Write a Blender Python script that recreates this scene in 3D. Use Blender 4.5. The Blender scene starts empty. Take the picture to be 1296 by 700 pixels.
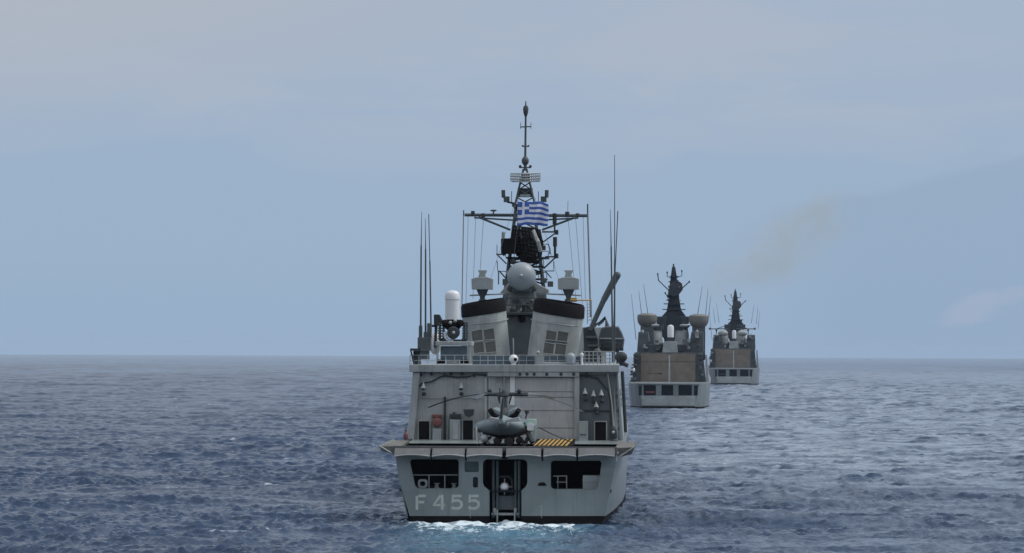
import bpy, math, random
import numpy as np
from mathutils import Vector
from mathutils.geometry import tessellate_polygon

random.seed(7)
sc = bpy.context.scene
COL = sc.collection
R = math.radians

# ------------------------------------------------------------------ camera
H = 10.7                       # eye height above the water
F = 4510.0                     # focal length in photo pixels (1296 wide)
ROLL = 0.0042
VEYE = 93.5                    # eye level below the picture centre
cam_d = bpy.data.cameras.new("camera")
cam_d.sensor_width = 36.0
cam_d.lens = 36.0 * F / 1296.0
cam_d.clip_start = 1.0
cam_d.clip_end = 60000.0
cam = bpy.data.objects.new("camera", cam_d)
COL.objects.link(cam)
cam.location = (0, 0, H)
cam.rotation_mode = 'XYZ'
from mathutils import Matrix
cam.rotation_euler = (Matrix.Rotation(R(90) + math.atan(VEYE / F), 3, 'X') @ Matrix.Rotation(ROLL, 3, 'Z')).to_euler()
sc.camera = cam

# ------------------------------------------------------------------ world
SUN_EL, SUN_AZ = R(52), R(82)      # azimuth clockwise from +Y (view direction)
world = bpy.data.worlds.new("World")
sc.world = world
world.use_nodes = True
wt = world.node_tree
wt.nodes.clear()
def N(nt, t, **kw):
    n = nt.nodes.new(t)
    for k, v in kw.items():
        if k == 'ins':
            for a, b in v.items():
                n.inputs[a].default_value = b
        else:
            setattr(n, k, v)
    return n
def LK(nt, a, b):
    nt.links.new(a, b)
def mth(nt, op, a, b=None, c=None, clamp=False):
    n = nt.nodes.new('ShaderNodeMath'); n.operation = op; n.use_clamp = clamp
    for i, v in enumerate((a, b, c)):
        if v is None: continue
        if isinstance(v, (int, float)): n.inputs[i].default_value = v
        else: nt.links.new(v, n.inputs[i])
    return n.outputs[0]
def mixc(nt, fac, a, b, mode='MIX'):
    n = nt.nodes.new('ShaderNodeMix'); n.data_type = 'RGBA'; n.blend_type = mode
    for sock, v in ((n.inputs[0], fac), (n.inputs[6], a), (n.inputs[7], b)):
        if isinstance(v, (int, float)): sock.default_value = v
        elif isinstance(v, tuple): sock.default_value = v if len(v) == 4 else v + (1,)
        else: nt.links.new(v, sock)
    return n.outputs[2]
def mapr(nt, v, a, b, c=0.0, d=1.0, smooth=True):
    n = nt.nodes.new('ShaderNodeMapRange')
    n.interpolation_type = 'SMOOTHSTEP' if smooth else 'LINEAR'
    nt.links.new(v, n.inputs[0])
    for i, x in enumerate((a, b, c, d)): n.inputs[i + 1].default_value = x
    return n.outputs[0]
S = 10.0                       # colours below are written for background strength 0.1
def sky_rgb(r, g, b):
    f = lambda c: (((c / 255 + 0.055) / 1.055) ** 2.4 if c > 10 else c / 255 / 12.92) * S
    return (f(r), f(g), f(b), 1)
tc = N(wt, 'ShaderNodeTexCoord')
sep = N(wt, 'ShaderNodeSeparateXYZ'); LK(wt, tc.outputs['Generated'], sep.inputs[0])
sx, sy, sz = sep.outputs
nish = N(wt, 'ShaderNodeTexSky', sky_type='NISHITA')
nish.sun_disc = False; nish.sun_elevation = SUN_EL; nish.sun_rotation = SUN_AZ
nish.air_density = 1.0; nish.dust_density = 2.0
# hazy lower sky: pale blue at the horizon, greyer a few degrees up
low = mixc(wt, mapr(wt, sz, 0.0, 0.035), sky_rgb(147, 170, 195), sky_rgb(151, 173, 197))
low = mixc(wt, mapr(wt, sz, 0.045, 0.09), low, sky_rgb(161, 176, 196))
# broad pale cloud streaks
mp = N(wt, 'ShaderNodeMapping', ins={'Scale': (7.0, 7.0, 30.0)}); LK(wt, tc.outputs['Generated'], mp.inputs[0])
cn = N(wt, 'ShaderNodeTexNoise', ins={'Scale': 1.6, 'Detail': 9.0, 'Roughness': 0.62, 'Distortion': 0.3}); LK(wt, mp.outputs[0], cn.inputs['Vector'])
cl = mth(wt, 'MULTIPLY', mapr(wt, cn.outputs[0], 0.40, 0.62), mapr(wt, sz, 0.035, 0.08))
low = mixc(wt, mth(wt, 'MULTIPLY', cl, 0.75), low, sky_rgb(168, 179, 195))
# the long bright bank at the upper left
edge = mth(wt, 'ADD', mth(wt, 'MULTIPLY', sx, 0.16), 0.103)
edge = mth(wt, 'ADD', edge, mth(wt, 'MULTIPLY', mth(wt, 'SUBTRACT', cn.outputs[0], 0.5), 0.05))
bank = mth(wt, 'MULTIPLY', mapr(wt, mth(wt, 'SUBTRACT', sz, edge), -0.03, 0.02), mapr(wt, sx, 0.06, -0.12))
low = mixc(wt, mth(wt, 'MULTIPLY', bank, 0.75), low, sky_rgb(172, 178, 188))
# faint lower bank on the right and its little sunlit cloud
e2 = mth(wt, 'ADD', mth(wt, 'MULTIPLY', sx, 0.22), 0.023)
e2 = mth(wt, 'ADD', e2, mth(wt, 'MULTIPLY', mth(wt, 'SUBTRACT', cn.outputs[0], 0.5), 0.015))
b2 = mth(wt, 'MULTIPLY', mapr(wt, mth(wt, 'SUBTRACT', e2, sz), -0.002, 0.002), mapr(wt, sx, 0.06, 0.1))
low = mixc(wt, mth(wt, 'MULTIPLY', b2, 0.3), low, sky_rgb(133, 155, 182))
mp3 = N(wt, 'ShaderNodeMapping', ins={'Scale': (90.0, 90.0, 200.0)}); LK(wt, tc.outputs['Generated'], mp3.inputs[0])
c3 = N(wt, 'ShaderNodeTexNoise', ins={'Scale': 1.0, 'Detail': 5.0}); LK(wt, mp3.outputs[0], c3.inputs['Vector'])
dx = mth(wt, 'DIVIDE', mth(wt, 'SUBTRACT', sx, 0.131), 0.013)
dz = mth(wt, 'DIVIDE', mth(wt, 'SUBTRACT', sz, mth(wt, 'ADD', 0.0125, mth(wt, 'MULTIPLY', mth(wt, 'SUBTRACT', sx, 0.131), 0.3))), 0.0042)
rr = mth(wt, 'ADD', mth(wt, 'MULTIPLY', dx, dx), mth(wt, 'MULTIPLY', dz, dz))
rr = mth(wt, 'ADD', rr, mth(wt, 'MULTIPLY', mth(wt, 'SUBTRACT', c3.outputs[0], 0.5), 3.0))
low = mixc(wt, mth(wt, 'MULTIPLY', mapr(wt, rr, 1.3, 0.0), 0.35), low, sky_rgb(170, 178, 196))
# upper sky: Nishita seen through broken high cloud
mp2 = N(wt, 'ShaderNodeMapping', ins={'Scale': (2.0, 2.0, 4.0)}); LK(wt, tc.outputs['Generated'], mp2.inputs[0])
un = N(wt, 'ShaderNodeTexNoise', ins={'Scale': 1.3, 'Detail': 6.0, 'Roughness': 0.6}); LK(wt, mp2.outputs[0], un.inputs['Vector'])
up = mixc(wt, mapr(wt, un.outputs[0], 0.35, 0.65, 0.35, 0.9), nish.outputs[0], tuple(1.4 * v for v in sky_rgb(240, 244, 250)))
# unseen upper sky shaped for its light: bluer ahead, bright fill behind and overhead
ahead = mixc(wt, mapr(wt, un.outputs[0], 0.4, 0.7, 0.0, 0.6), sky_rgb(140, 163, 196), sky_rgb(180, 192, 210))
fwd = mth(wt, 'MULTIPLY', mapr(wt, sy, 0.1, 0.55), mapr(wt, sz, 0.92, 0.75))
up = mixc(wt, fwd, up, ahead)
col = mixc(wt, mapr(wt, sz, 0.12, 0.62), low, up)
bg = N(wt, 'ShaderNodeBackground', ins={'Strength': 0.1})
LK(wt, col, bg.inputs[0])
wo = N(wt, 'ShaderNodeOutputWorld'); LK(wt, bg.outputs[0], wo.inputs[0])

# ------------------------------------------------------------------ sun
sd = bpy.data.lights.new("sun", 'SUN'); sd.energy = 2.2; sd.angle = R(26); sd.color = (1.0, 0.96, 0.9)
so = bpy.data.objects.new("sun", sd); COL.objects.link(so)
dirv = Vector((math.sin(SUN_AZ) * math.cos(SUN_EL), math.cos(SUN_AZ) * math.cos(SUN_EL), math.sin(SUN_EL)))
so.rotation_euler = dirv.to_track_quat('Z', 'Y').to_euler()
so.location = (0, 0, 100)

vs = sc.view_settings
vs.view_transform = 'Standard'; vs.look = 'None'; vs.exposure = 0.08; vs.gamma = 1.0; vs.use_curve_mapping = False
sc.cycles.max_bounces = 6; sc.cycles.volume_bounces = 1
sc.cycles.transparent_max_bounces = 12

# ------------------------------------------------------------------ materials
def mat_new(name):
    m = bpy.data.materials.new(name); m.use_nodes = True
    nt = m.node_tree; b = nt.nodes['Principled BSDF']
    return m, nt, b
def paint(name, c, rough=0.55, var=0.16, streak=0.25, scale=1.0, rust=0.0, metal=0.0):
    """weathered painted steel: mottling, vertical streaks, fine bump"""
    m, nt, b = mat_new(name)
    t = N(nt, 'ShaderNodeTexCoord')
    m1 = N(nt, 'ShaderNodeMapping', ins={'Scale': (0.7 * scale,) * 3}); LK(nt, t.outputs['Object'], m1.inputs[0])
    n1 = N(nt, 'ShaderNodeTexNoise', ins={'Scale': 1.0, 'Detail': 6.0, 'Roughness': 0.6}); LK(nt, m1.outputs[0], n1.inputs['Vector'])
    m2 = N(nt, 'ShaderNodeMapping', ins={'Scale': (4.5 * scale, 1.5 * scale, 0.35 * scale)}); LK(nt, t.outputs['Object'], m2.inputs[0])
    n2 = N(nt, 'ShaderNodeTexNoise', ins={'Scale': 1.0, 'Detail': 5.0, 'Roughness': 0.65}); LK(nt, m2.outputs[0], n2.inputs['Vector'])
    lo = tuple(x * (1 - var) for x in c); hi = tuple(min(1, x * (1 + var)) for x in c)
    col = mixc(nt, mapr(nt, n1.outputs[0], 0.3, 0.7), lo, hi)
    col = mixc(nt, mth(nt, 'MULTIPLY', mapr(nt, n2.outputs[0], 0.52, 0.75), streak), col, tuple(x * 0.35 for x in c))
    vo = N(nt, 'ShaderNodeTexVoronoi', ins={'Scale': 0.45 * scale, 'Randomness': 0.9}); vo.distance = 'CHEBYCHEV'; LK(nt, t.outputs['Object'], vo.inputs['Vector'])
    sv = N(nt, 'ShaderNodeSeparateColor'); LK(nt, vo.outputs['Color'], sv.inputs[0])
    col = mixc(nt, mth(nt, 'MULTIPLY', mth(nt, 'GREATER_THAN', sv.outputs[0], 0.62), min(0.3, streak * 0.5)), col, tuple(x * 1.45 for x in c))
    col = mixc(nt, mth(nt, 'MULTIPLY', mth(nt, 'LESS_THAN', sv.outputs[1], 0.25), min(0.3, streak * 0.5)), col, tuple(x * 0.6 for x in c))
    m4 = N(nt, 'ShaderNodeMapping', ins={'Scale': (11.0, 3.0, 0.5)}); LK(nt, t.outputs['Object'], m4.inputs[0])
    n4 = N(nt, 'ShaderNodeTexNoise', ins={'Scale': 1.0, 'Detail': 4.0, 'Roughness': 0.6}); LK(nt, m4.outputs[0], n4.inputs['Vector'])
    col = mixc(nt, mth(nt, 'MULTIPLY', mapr(nt, n4.outputs[0], 0.55, 0.72), streak * 0.7), col, tuple(x * 0.5 for x in c))
    if rust:
        m3 = N(nt, 'ShaderNodeMapping', ins={'Scale': (2.2, 2.2, 0.5)}); LK(nt, t.outputs['Object'], m3.inputs[0])
        n3 = N(nt, 'ShaderNodeTexNoise', ins={'Scale': 1.7, 'Detail': 8.0, 'Roughness': 0.7}); LK(nt, m3.outputs[0], n3.inputs['Vector'])
        col = mixc(nt, mth(nt, 'MULTIPLY', mapr(nt, n3.outputs[0], 0.62, 0.74), rust), col, (0.12, 0.06, 0.035))
    LK(nt, col, b.inputs['Base Color'])
    b.inputs['Roughness'].default_value = rough; b.inputs['Metallic'].default_value = metal
    bp = N(nt, 'ShaderNodeBump', ins={'Strength': 0.25, 'Distance': 0.02}); LK(nt, n1.outputs[0], bp.inputs['Height'])
    LK(nt, bp.outputs[0], b.inputs['Normal'])
    return m
M = {}
M['grey'] = paint('naval_grey_paint', (0.285, 0.31, 0.308), 0.5, 0.14, 0.5, 1.0, 0.25)
M['hullgrey'] = paint('hull_grey_paint', (0.165, 0.193, 0.195), 0.3, 0.12, 0.45, 0.6, 0.3)
M['wall'] = paint('hangar_wall_paint', (0.285, 0.298, 0.292), 0.6, 0.16, 0.6, 1.0, 0.35)
M['door'] = paint('hangar_door_paint', (0.335, 0.342, 0.345), 0.6, 0.12, 0.5, 1.0, 0.2)
M['pale'] = paint('pale_grey_paint', (0.26, 0.29, 0.29), 0.5, 0.1, 0.25)
M['bright'] = paint('light_grey_paint', (0.34, 0.36, 0.36), 0.5, 0.1, 0.2)
M['dark'] = paint('dark_grey_paint', (0.035, 0.042, 0.045), 0.6, 0.2, 0.2)
M['mast'] = paint('mast_grey_paint', (0.062, 0.075, 0.08), 0.6, 0.2, 0.3)
M['black'] = paint('soot_black_paint', (0.008, 0.007, 0.008), 0.85, 0.3, 0.1)

M['brown'] = paint('dark_brown_fabric', (0.055, 0.042, 0.042), 0.8, 0.3, 0.2)
M['room'] = paint('compartment_shade', (0.014, 0.018, 0.024), 0.7, 0.2, 0.2)  # near-black colour stands in for the shade inside
M['deck'] = paint('nonskid_deck', (0.055, 0.06, 0.065), 0.85, 0.2, 0.0)
M['white'] = paint('white_paint', (0.60, 0.62, 0.63), 0.4, 0.05, 0.12)
M['radome'] = paint('radome_grey', (0.22, 0.26, 0.285), 0.45, 0.04, 0.08)
M['vent'] = paint('vent_louvre_brown', (0.085, 0.085, 0.078), 0.8, 0.2, 0.2)
M['tarp'] = paint('blue_grey_canvas', (0.075, 0.11, 0.14), 0.85, 0.2, 0.3)
M['red'] = paint('red_orange_paint', (0.15, 0.05, 0.045), 0.55, 0.15, 0.2)
M['yellow'] = paint('yellow_paint', (0.40, 0.25, 0.06), 0.6, 0.12, 0.2)
M['net'] = paint('safety_net_canvas', (0.095, 0.10, 0.102), 0.9, 0.15, 0.3, 2.0)
M['heli'] = paint('helicopter_blue_grey', (0.165, 0.205, 0.22), 0.55, 0.08, 0.15, 2.0)
M['heli2'] = paint('helicopter_pale_green', (0.34, 0.46, 0.40), 0.5, 0.08, 0.1, 2.0)
M['letter'] = paint('hull_number_paint', (0.36, 0.39, 0.36), 0.55, 0.12, 0.3)
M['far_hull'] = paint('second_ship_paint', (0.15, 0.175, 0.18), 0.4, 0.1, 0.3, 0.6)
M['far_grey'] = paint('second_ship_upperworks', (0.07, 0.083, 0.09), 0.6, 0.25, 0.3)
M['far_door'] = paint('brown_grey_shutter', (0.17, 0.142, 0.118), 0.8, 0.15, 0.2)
M['far_drum'] = paint('drum_olive_grey', (0.14, 0.14, 0.125), 0.6, 0.12, 0.2)
M['far_dark'] = paint('far_mast_hazed', (0.04, 0.05, 0.058), 0.6, 0.2, 0.2)  # colour lightened to carry the distance haze
M['flagblue'] = paint('flag_blue', (0.04, 0.10, 0.36), 0.8, 0.05, 0.0)
M['flagwhite'] = paint('flag_white', (0.62, 0.65, 0.72), 0.8, 0.03, 0.0)
m, nt, b = mat_new('rotor_glass'); b.inputs['Base Color'].default_value = (0.015, 0.02, 0.025, 1); b.inputs['Roughness'].default_value = 0.1
M['glass'] = m

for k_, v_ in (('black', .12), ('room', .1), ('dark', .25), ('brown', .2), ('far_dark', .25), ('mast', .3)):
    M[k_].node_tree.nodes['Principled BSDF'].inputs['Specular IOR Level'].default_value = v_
# ------------------------------------------------------------------ mesh builder
class MB:
    def __init__(s): s.v = []; s.f = []; s.mi = []
    def add(s, vs_, fs, mi=0):
        o = len(s.v); s.v += [tuple(p) for p in vs_]; s.f += [tuple(i + o for i in f) for f in fs]; s.mi += [mi] * len(fs)
        return s
    def box(s, x0, x1, y0, y1, z0, z1, mi=0):
        V = [(x, y, z) for z in (z0, z1) for y in (y0, y1) for x in (x0, x1)]
        return s.add(V, [(0, 2, 3, 1), (4, 5, 7, 6), (0, 1, 5, 4), (2, 6, 7, 3), (0, 4, 6, 2), (1, 3, 7, 5)], mi)
    def prism(s, outer, y0, y1, holes=(), mi=0):
        """x-z outline (front at y0), extruded to y1; holes are x-z loops"""
        loops = [list(outer)] + [list(h) for h in holes]
        flat = [p for l in loops for p in l]; n = len(flat)
        tris = tessellate_polygon([[Vector((p[0], p[1], 0)) for p in l] for l in loops])
        V = [(p[0], y0, p[1]) for p in flat] + [(p[0], y1, p[1]) for p in flat]
        Fc = [tuple(t) for t in tris] + [tuple(i + n for i in reversed(t)) for t in tris]
        o = 0
        for l in loops:
            k = len(l)
            for i in range(k):
                a, b_ = o + i, o + (i + 1) % k
                Fc.append((a, b_, b_ + n, a + n))
            o += k
        return s.add(V, Fc, mi)
    def tube(s, pts, r, n=8, r2=None, mi=0):
        pts = [Vector(p) for p in pts]; k = len(pts)
        V = []
        for i, p in enumerate(pts):
            d = (pts[min(i + 1, k - 1)] - pts[max(i - 1, 0)]).normalized()
            a = d.orthogonal().normalized(); b_ = d.cross(a)
            rad = r if r2 is None else r + (r2 - r) * i / (k - 1)
            for j in range(n):
                t = 2 * math.pi * j / n
                V.append(p + (a * math.cos(t) + b_ * math.sin(t)) * rad)
        # keep rings aligned
        Fc = []
        for i in range(k - 1):
            best, off = 1e9, 0
            for o in range(n):
                dd = (V[(i + 1) * n + o] - V[i * n]).length
                if dd < best: best, off = dd, o
            if off:
                ring = V[(i + 1) * n:(i + 2) * n]; V[(i + 1) * n:(i + 2) * n] = ring[off:] + ring[:off]
            for j in range(n):
                Fc.append((i * n + j, i * n + (j + 1) % n, (i + 1) * n + (j + 1) % n, (i + 1) * n + j))
        Fc.append(tuple(range(n))); Fc.append(tuple((k - 1) * n + j for j in reversed(range(n))))
        return s.add(V, Fc, mi)
    def lathe(s, base, axis, prof, n=24, mi=0, sx=1.0):
        """prof: (distance along axis, radius)"""
        base = Vector(base); ax = Vector(axis).normalized()
        a = ax.orthogonal().normalized(); b_ = ax.cross(a)
        V = []; Fc = []
        for h, r in prof:
            for j in range(n):
                t = 2 * math.pi * j / n
                V.append(base + ax * h + (a * math.cos(t) + b_ * math.sin(t)) * max(r, 1e-3))
        for i in range(len(prof) - 1):
            for j in range(n):
                Fc.append((i * n + j, i * n + (j + 1) % n, (i + 1) * n + (j + 1) % n, (i + 1) * n + j))
        Fc.append(tuple(range(n))); Fc.append(tuple((len(prof) - 1) * n + j for j in reversed(range(n))))
        return s.add(V, Fc, mi)
    def loft(s, rings, cap=True, mi=0):
        n = len(rings[0]); V = [p for r in rings for p in r]; Fc = []
        for i in range(len(rings) - 1):
            for j in range(n):
                Fc.append((i * n + j, i * n + (j + 1) % n, (i + 1) * n + (j + 1) % n, (i + 1) * n + j))
        if cap:
            Fc.append(tuple(range(n))); Fc.append(tuple((len(rings) - 1) * n + j for j in reversed(range(n))))
        return s.add(V, Fc, mi)
    def ball(s, c, r, sx=1, sy=1, sz=1, n=20, mi=0):
        V = []; Fc = []; k = n // 2
        for i in range(1, k):
            ph = math.pi * i / k
            for j in range(n):
                t = 2 * math.pi * j / n
                V.append((c[0] + r * sx * math.sin(ph) * math.cos(t), c[1] + r * sy * math.sin(ph) * math.sin(t), c[2] + r * sz * math.cos(ph)))
        for i in range(k - 2):
            for j in range(n):
                Fc.append((i * n + j, i * n + (j + 1) % n, (i + 1) * n + (j + 1) % n, (i + 1) * n + j))
        top = len(V); V.append((c[0], c[1], c[2] + r * sz)); V.append((c[0], c[1], c[2] - r * sz))
        for j in range(n):
            Fc.append((top, (j + 1) % n, j)); Fc.append((top + 1, (k - 2) * n + j, (k - 2) * n + (j + 1) % n))
        return s.add(V, Fc, mi)
    def build(s, name, mats, parent=None, smooth=False, bevel=0.0, label=None):
        me = bpy.data.meshes.new(name); me.from_pydata(s.v, [], s.f)
        if not isinstance(mats, (list, tuple)): mats = [mats]
        for m_ in mats: me.materials.append(m_)
        if len(mats) > 1:
            me.polygons.foreach_set('material_index', s.mi)
        import bmesh
        bm = bmesh.new(); bm.from_mesh(me); bmesh.ops.recalc_face_normals(bm, faces=bm.faces); bm.to_mesh(me); bm.free()
        if smooth:
            me.shade_smooth()
        me.update()
        o = bpy.data.objects.new(name, me); COL.objects.link(o)
        if smooth:
            try: me.set_sharp_from_angle(angle=R(40))
            except Exception: pass
        if bevel:
            bv = o.modifiers.new('bevel', 'BEVEL'); bv.width = bevel; bv.segments = 2; bv.limit_method = 'ANGLE'
        if parent: o.parent = parent
        if label: o['label'] = label
        return o
def tag(o, label=None, cat=None, group=None, kind=None):
    if label: o['label'] = label
    if cat: o['category'] = cat
    if group: o['group'] = group
    if kind: o['kind'] = kind
    return o
def empty(name, loc=(0, 0, 0), rz=0.0):
    o = bpy.data.objects.new(name, None); COL.objects.link(o); o.location = loc; o.rotation_euler = (0, 0, rz)
    o.empty_display_size = 0.5
    return o

class Frame:
    """the ship's own axes: x to starboard, y forward from the transom, z up from the waterline.
    P() turns a measurement on the photograph, taken at a known distance forward, into ship metres"""
    def __init__(s, ox, dist, ang):
        s.ox, s.D, s.a = ox, dist, ang
        s.drop = dist * dist / (2 * 7.4e6)
    def P(s, px, py, st):
        u, v = px - 648.0, py - 350.0
        u, v = u + v * ROLL, v - u * ROLL
        k, m_ = u / F, (VEYE - v) / F
        c, sn = math.cos(s.a), math.sin(s.a)
        x = (k * (s.D + st * c) - s.ox - st * sn) / (c + k * sn)
        wy = s.D - x * sn + st * c
        return (x, st, H + m_ * wy + s.drop)
    def xz(s, px, py, st):
        p = s.P(px, py, st); return (p[0], p[2])
    def rect(s, mb, x0, y0, x1, y1, s0, s1, mi=0):
        a = s.P(x0, y0, s0); b_ = s.P(x1, y1, s0)
        mb.box(a[0], b_[0], s0, s1, b_[2], a[2], mi); return mb
    def poly(s, mb, pts, s0, s1, holes=(), mi=0):
        mb.prism([s.xz(p[0], p[1], s0) for p in pts], s0, s1, [[s.xz(p[0], p[1], s0) for p in h] for h in holes], mi); return mb
    def empty(s, name):
        return empty(name, (s.ox, s.D, -s.drop), -s.a)
    def m(s, px_, st): return px_ * (s.D + st) / F

def rrect(x0, y0, x1, y1, r, skew=0, k=4):
    """rounded rectangle in photo pixels; skew moves the lower left corner right"""
    pts = []
    for cx, cy, a0 in ((x1 - r, y0 + r, -90), (x1 - r, y1 - r, 0), (x0 + r, y1 - r, 90), (x0 + r, y0 + r, 180)):
        for i in range(k + 1):
            t = R(a0 + 90 * i / k)
            x, y = cx + r * math.cos(t), cy + r * math.sin(t)
            if skew:
                f = (y - y0) / (y1 - y0)
                if skew > 0 and x < (x0 + x1) / 2: x += skew * f
                if skew < 0 and x > (x0 + x1) / 2: x += skew * f
            pts.append((x, y))
    return pts

# ------------------------------------------------------------------ sea
def build_sea():
    rng = np.random.default_rng(11)
    ang = np.concatenate([np.arange(-R(180), -R(42), R(2.0)), np.arange(-R(42), -R(24), R(0.4)), np.arange(-R(24), -R(9.5), R(0.075)), np.arange(-R(9.5), R(9.5), R(0.031)), np.arange(R(9.5), R(24), R(0.075)), np.arange(R(24), R(42), R(0.4)), np.arange(R(42), R(180) - 1e-3, R(2.0))])
    rs = [3.0]
    while rs[-1] < 80: rs.append(rs[-1] * 1.03 + 0.3)
    while rs[-1] < 170: rs.append(rs[-1] * 1.0035)
    while rs[-1] < 15000: rs.append(rs[-1] * (1.001 + 0.0006 * min(1, max(0, rs[-1] - 300) / 1500) + 0.0014 * min(1, max(0, rs[-1] - 1800) / 5000)))
    rs = np.array(rs)
    A, Rr = np.meshgrid(ang, rs)
    X = Rr * np.sin(A); Y = Rr * np.cos(A)
    X0, Y0 = X.copy(), Y.copy()
    Z = np.zeros_like(X)
    dR = np.gradient(rs)[:, None] * np.ones_like(A)
    dA = np.gradient(ang)[None, :] * Rr
    sp = np.maximum(dR, np.abs(dA) * 0.9)
    dXs = np.zeros_like(X); dYs = np.zeros_like(X)
    nw = 210
    lam = np.exp(np.concatenate([rng.uniform(math.log(0.55), math.log(3.2), 130), rng.uniform(math.log(3.2), math.log(40), 80)]))
    main = R(200)                      # waves run towards the camera, a little to the left
    grp = []; Zs = np.zeros_like(X)
    for q in range(3):
        a_ = np.zeros_like(X)
        for i in range(10):
            l = math.exp(rng.uniform(math.log(7), math.log(90))); th = rng.uniform(0, 2 * math.pi)
            a_ += np.sin(2 * math.pi / l * (X0 * math.sin(th) + Y0 * math.cos(th)) + rng.uniform(0, 6.28))
        grp.append(np.clip(1.0 + 0.26 * a_, 0.15, 2.2))
    fine = (np.abs(ang) < R(24.2))
    c0, c1 = int(np.argmax(fine)), int(len(fine) - np.argmax(fine[::-1]))
    for l in lam:
        th = main + rng.normal(0, R(60) if l < 1.6 else R(48) if l < 3.2 else R(32) if l < 7 else R(20))
        k = 2 * math.pi / l
        amp = 0.0078 * l ** 0.68 * (1.0 if l < 12 else (12 / l) ** 0.8) * rng.uniform(0.6, 1.4)
        amp *= 1.2 if l < 1.6 else 0.98 if l < 3.2 else 1.05 if l < 7 else 0.8 if l < 12 else .7
        kx, ky = k * math.sin(th), k * math.cos(th)
        ph = rng.uniform(0, 2 * math.pi)
        nrow = int(np.searchsorted(dR[:, 0] - 1e9 * (rs < 165), l / 1.5)) if l < 7 else len(rs)
        j0, j1 = (c0, c1) if l < 7 else (0, len(ang))
        sl = (slice(0, nrow), slice(j0, j1))
        x_, y_, sp_ = X0[sl], Y0[sl], sp[sl]
        w = np.clip((l / sp_ - 1.6) / 1.3, 0, 1) * amp
        q_ = 0.85
        if l < 7:
            w = w * grp[int(l * 7) % 3][sl]; q_ = 0.3
        arg = kx * x_ + ky * y_ + ph
        s_, c_ = np.sin(arg), np.cos(arg)
        (Zs if l < 7 else Z)[sl] += w * c_
        dXs[sl] -= w * q_ * (kx / k) * s_; dYs[sl] -= w * q_ * (ky / k) * s_
    # short seas: flat troughs and peaked crests
    near_ = (rs > 180) & (rs < 400)
    sg = float(Zs[near_].std())
    print('short sea sigma', sg)
    zz = Zs / sg
    Z += sg * 0.72 * (0.75 * zz + 0.30 * (zz * zz - 1) * np.exp(-0.12 * zz * zz))
    # gusts: patches of rougher and calmer water
    g = np.zeros_like(X)
    for i in range(9):
        l = rng.uniform(60, 420); th = rng.uniform(0, 2 * math.pi)
        g += np.sin(2 * math.pi / l * (X0 * math.sin(th) + Y0 * 0.35 * math.cos(th)) + rng.uniform(0, 6.28))
    g = 1.0 + 0.13 * g / 1.5
    Z *= g
    # the churned water behind each ship is flatter at its centre
    def ship_local(ox, D, a):
        dx_, dy_ = X0 - ox, Y0 - D
        return dx_ * math.cos(a) - dy_ * math.sin(a), dx_ * math.sin(a) + dy_ * math.cos(a)
    def sm(v, a, b):
        t = np.clip((v - a) / (b - a), 0, 1); return t * t * (3 - 2 * t)
    x1, y1 = ship_local(*SHIP1)
    foam = sm(-np.abs(x1 + 0.0), -7.6, -4.0) * (0.75 * np.exp(np.minimum(y1, 0) / 9.0) + 0.62 * np.exp(np.minimum(y1, 0) / 50.0)) * (y1 < 2)
    turq = sm(-np.abs(x1), -8.0, -2.0) * np.exp(np.minimum(y1, 0) / 32.0) * (y1 < 2)
    foam += 0.4 * sm(-np.abs(np.abs(x1) - 7.0 + np.minimum(y1, 0) * 0.04), -1.6, -0.2) * np.exp(-np.abs(y1 + 4) / 22.0)
    # bow wave that slides along the sides
    foam += 0.2 * sm(-np.abs(np.abs(x1) - 7.9), -1.2, -0.2) * (y1 > 0) * (y1 < 120)
    pale = np.zeros_like(X)
    for sh, wd in ((SHIP2, 9.0), (SHIP3, 10.0)):
        x2, y2 = ship_local(*sh)
        foam += 0.75 * sm(-np.abs(x2), -8.5, -4.0) * np.exp(np.minimum(y2, 0) / 22.0) * (y2 < 2)
        foam += 0.4 * sm(-np.abs(np.abs(x2) - 8.4), -1.5, -0.3) * (y2 > 0) * (y2 < 115)
        # the older wake lies to starboard of the line: the column has turned
        xc = np.maximum(-y2, 0) * 0.10 + 9
        pale += 0.8 * sm(-np.abs(x2 - xc), -wd - np.maximum(-y2, 0) * 0.20, -2.0) * (y2 < 0) * np.exp(np.minimum(y2, 0) / 500.0)
    # broad pale band on the right, partly sheen painted in as colour
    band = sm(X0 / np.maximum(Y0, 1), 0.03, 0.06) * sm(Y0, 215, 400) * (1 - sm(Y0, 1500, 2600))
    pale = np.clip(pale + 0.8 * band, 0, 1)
    # long low crests running out from the column's wake
    wob = np.sin(X0 / 23.0 + 1.0) * 0.6 + np.sin(X0 / 9.0) * 0.4 + np.sin(X0 / 4.1 + 2) * 0.25
    for yc, sl, x_lo, x_hi, w_, a_ in ((262, -0.10, 9, 60, 1.6, .34), (254, 0.12, -60, -9, 1.6, .22), (236, -0.05, 10, 30, 1.3, .2), (655, -0.05, 40, 95, 3.5, .55), (640, -.02, 120, 140, 3, .4), (1100, 0, 80, 190, 5, .7), (640, 0.03, -60, -10, 4, .3), (420, .05, -45, -12, 2.5, .3)):
        env = sm(X0, x_lo, x_lo + 4) * (1 - sm(X0, x_hi - 12, x_hi)) * np.clip(.75 + .4 * wob, .1, 1.3)
        Z += a_ * env * np.exp(-((Y0 - yc - sl * X0 - wob * w_ * .5) / w_) ** 2)
    # churn humps close behind the transom
    ch = np.zeros_like(X)
    for i in range(26):
        l = rng.uniform(0.9, 3.4); th = rng.uniform(0, 2 * math.pi)
        ch += np.sin(2 * math.pi / l * (X0 * math.sin(th) + Y0 * math.cos(th)) + rng.uniform(0, 6.28)) * l / 3.4
    near = np.exp(-((x1) / 5.8) ** 4) * np.exp(-np.abs(y1 + 1.5) / 9.0)
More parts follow.
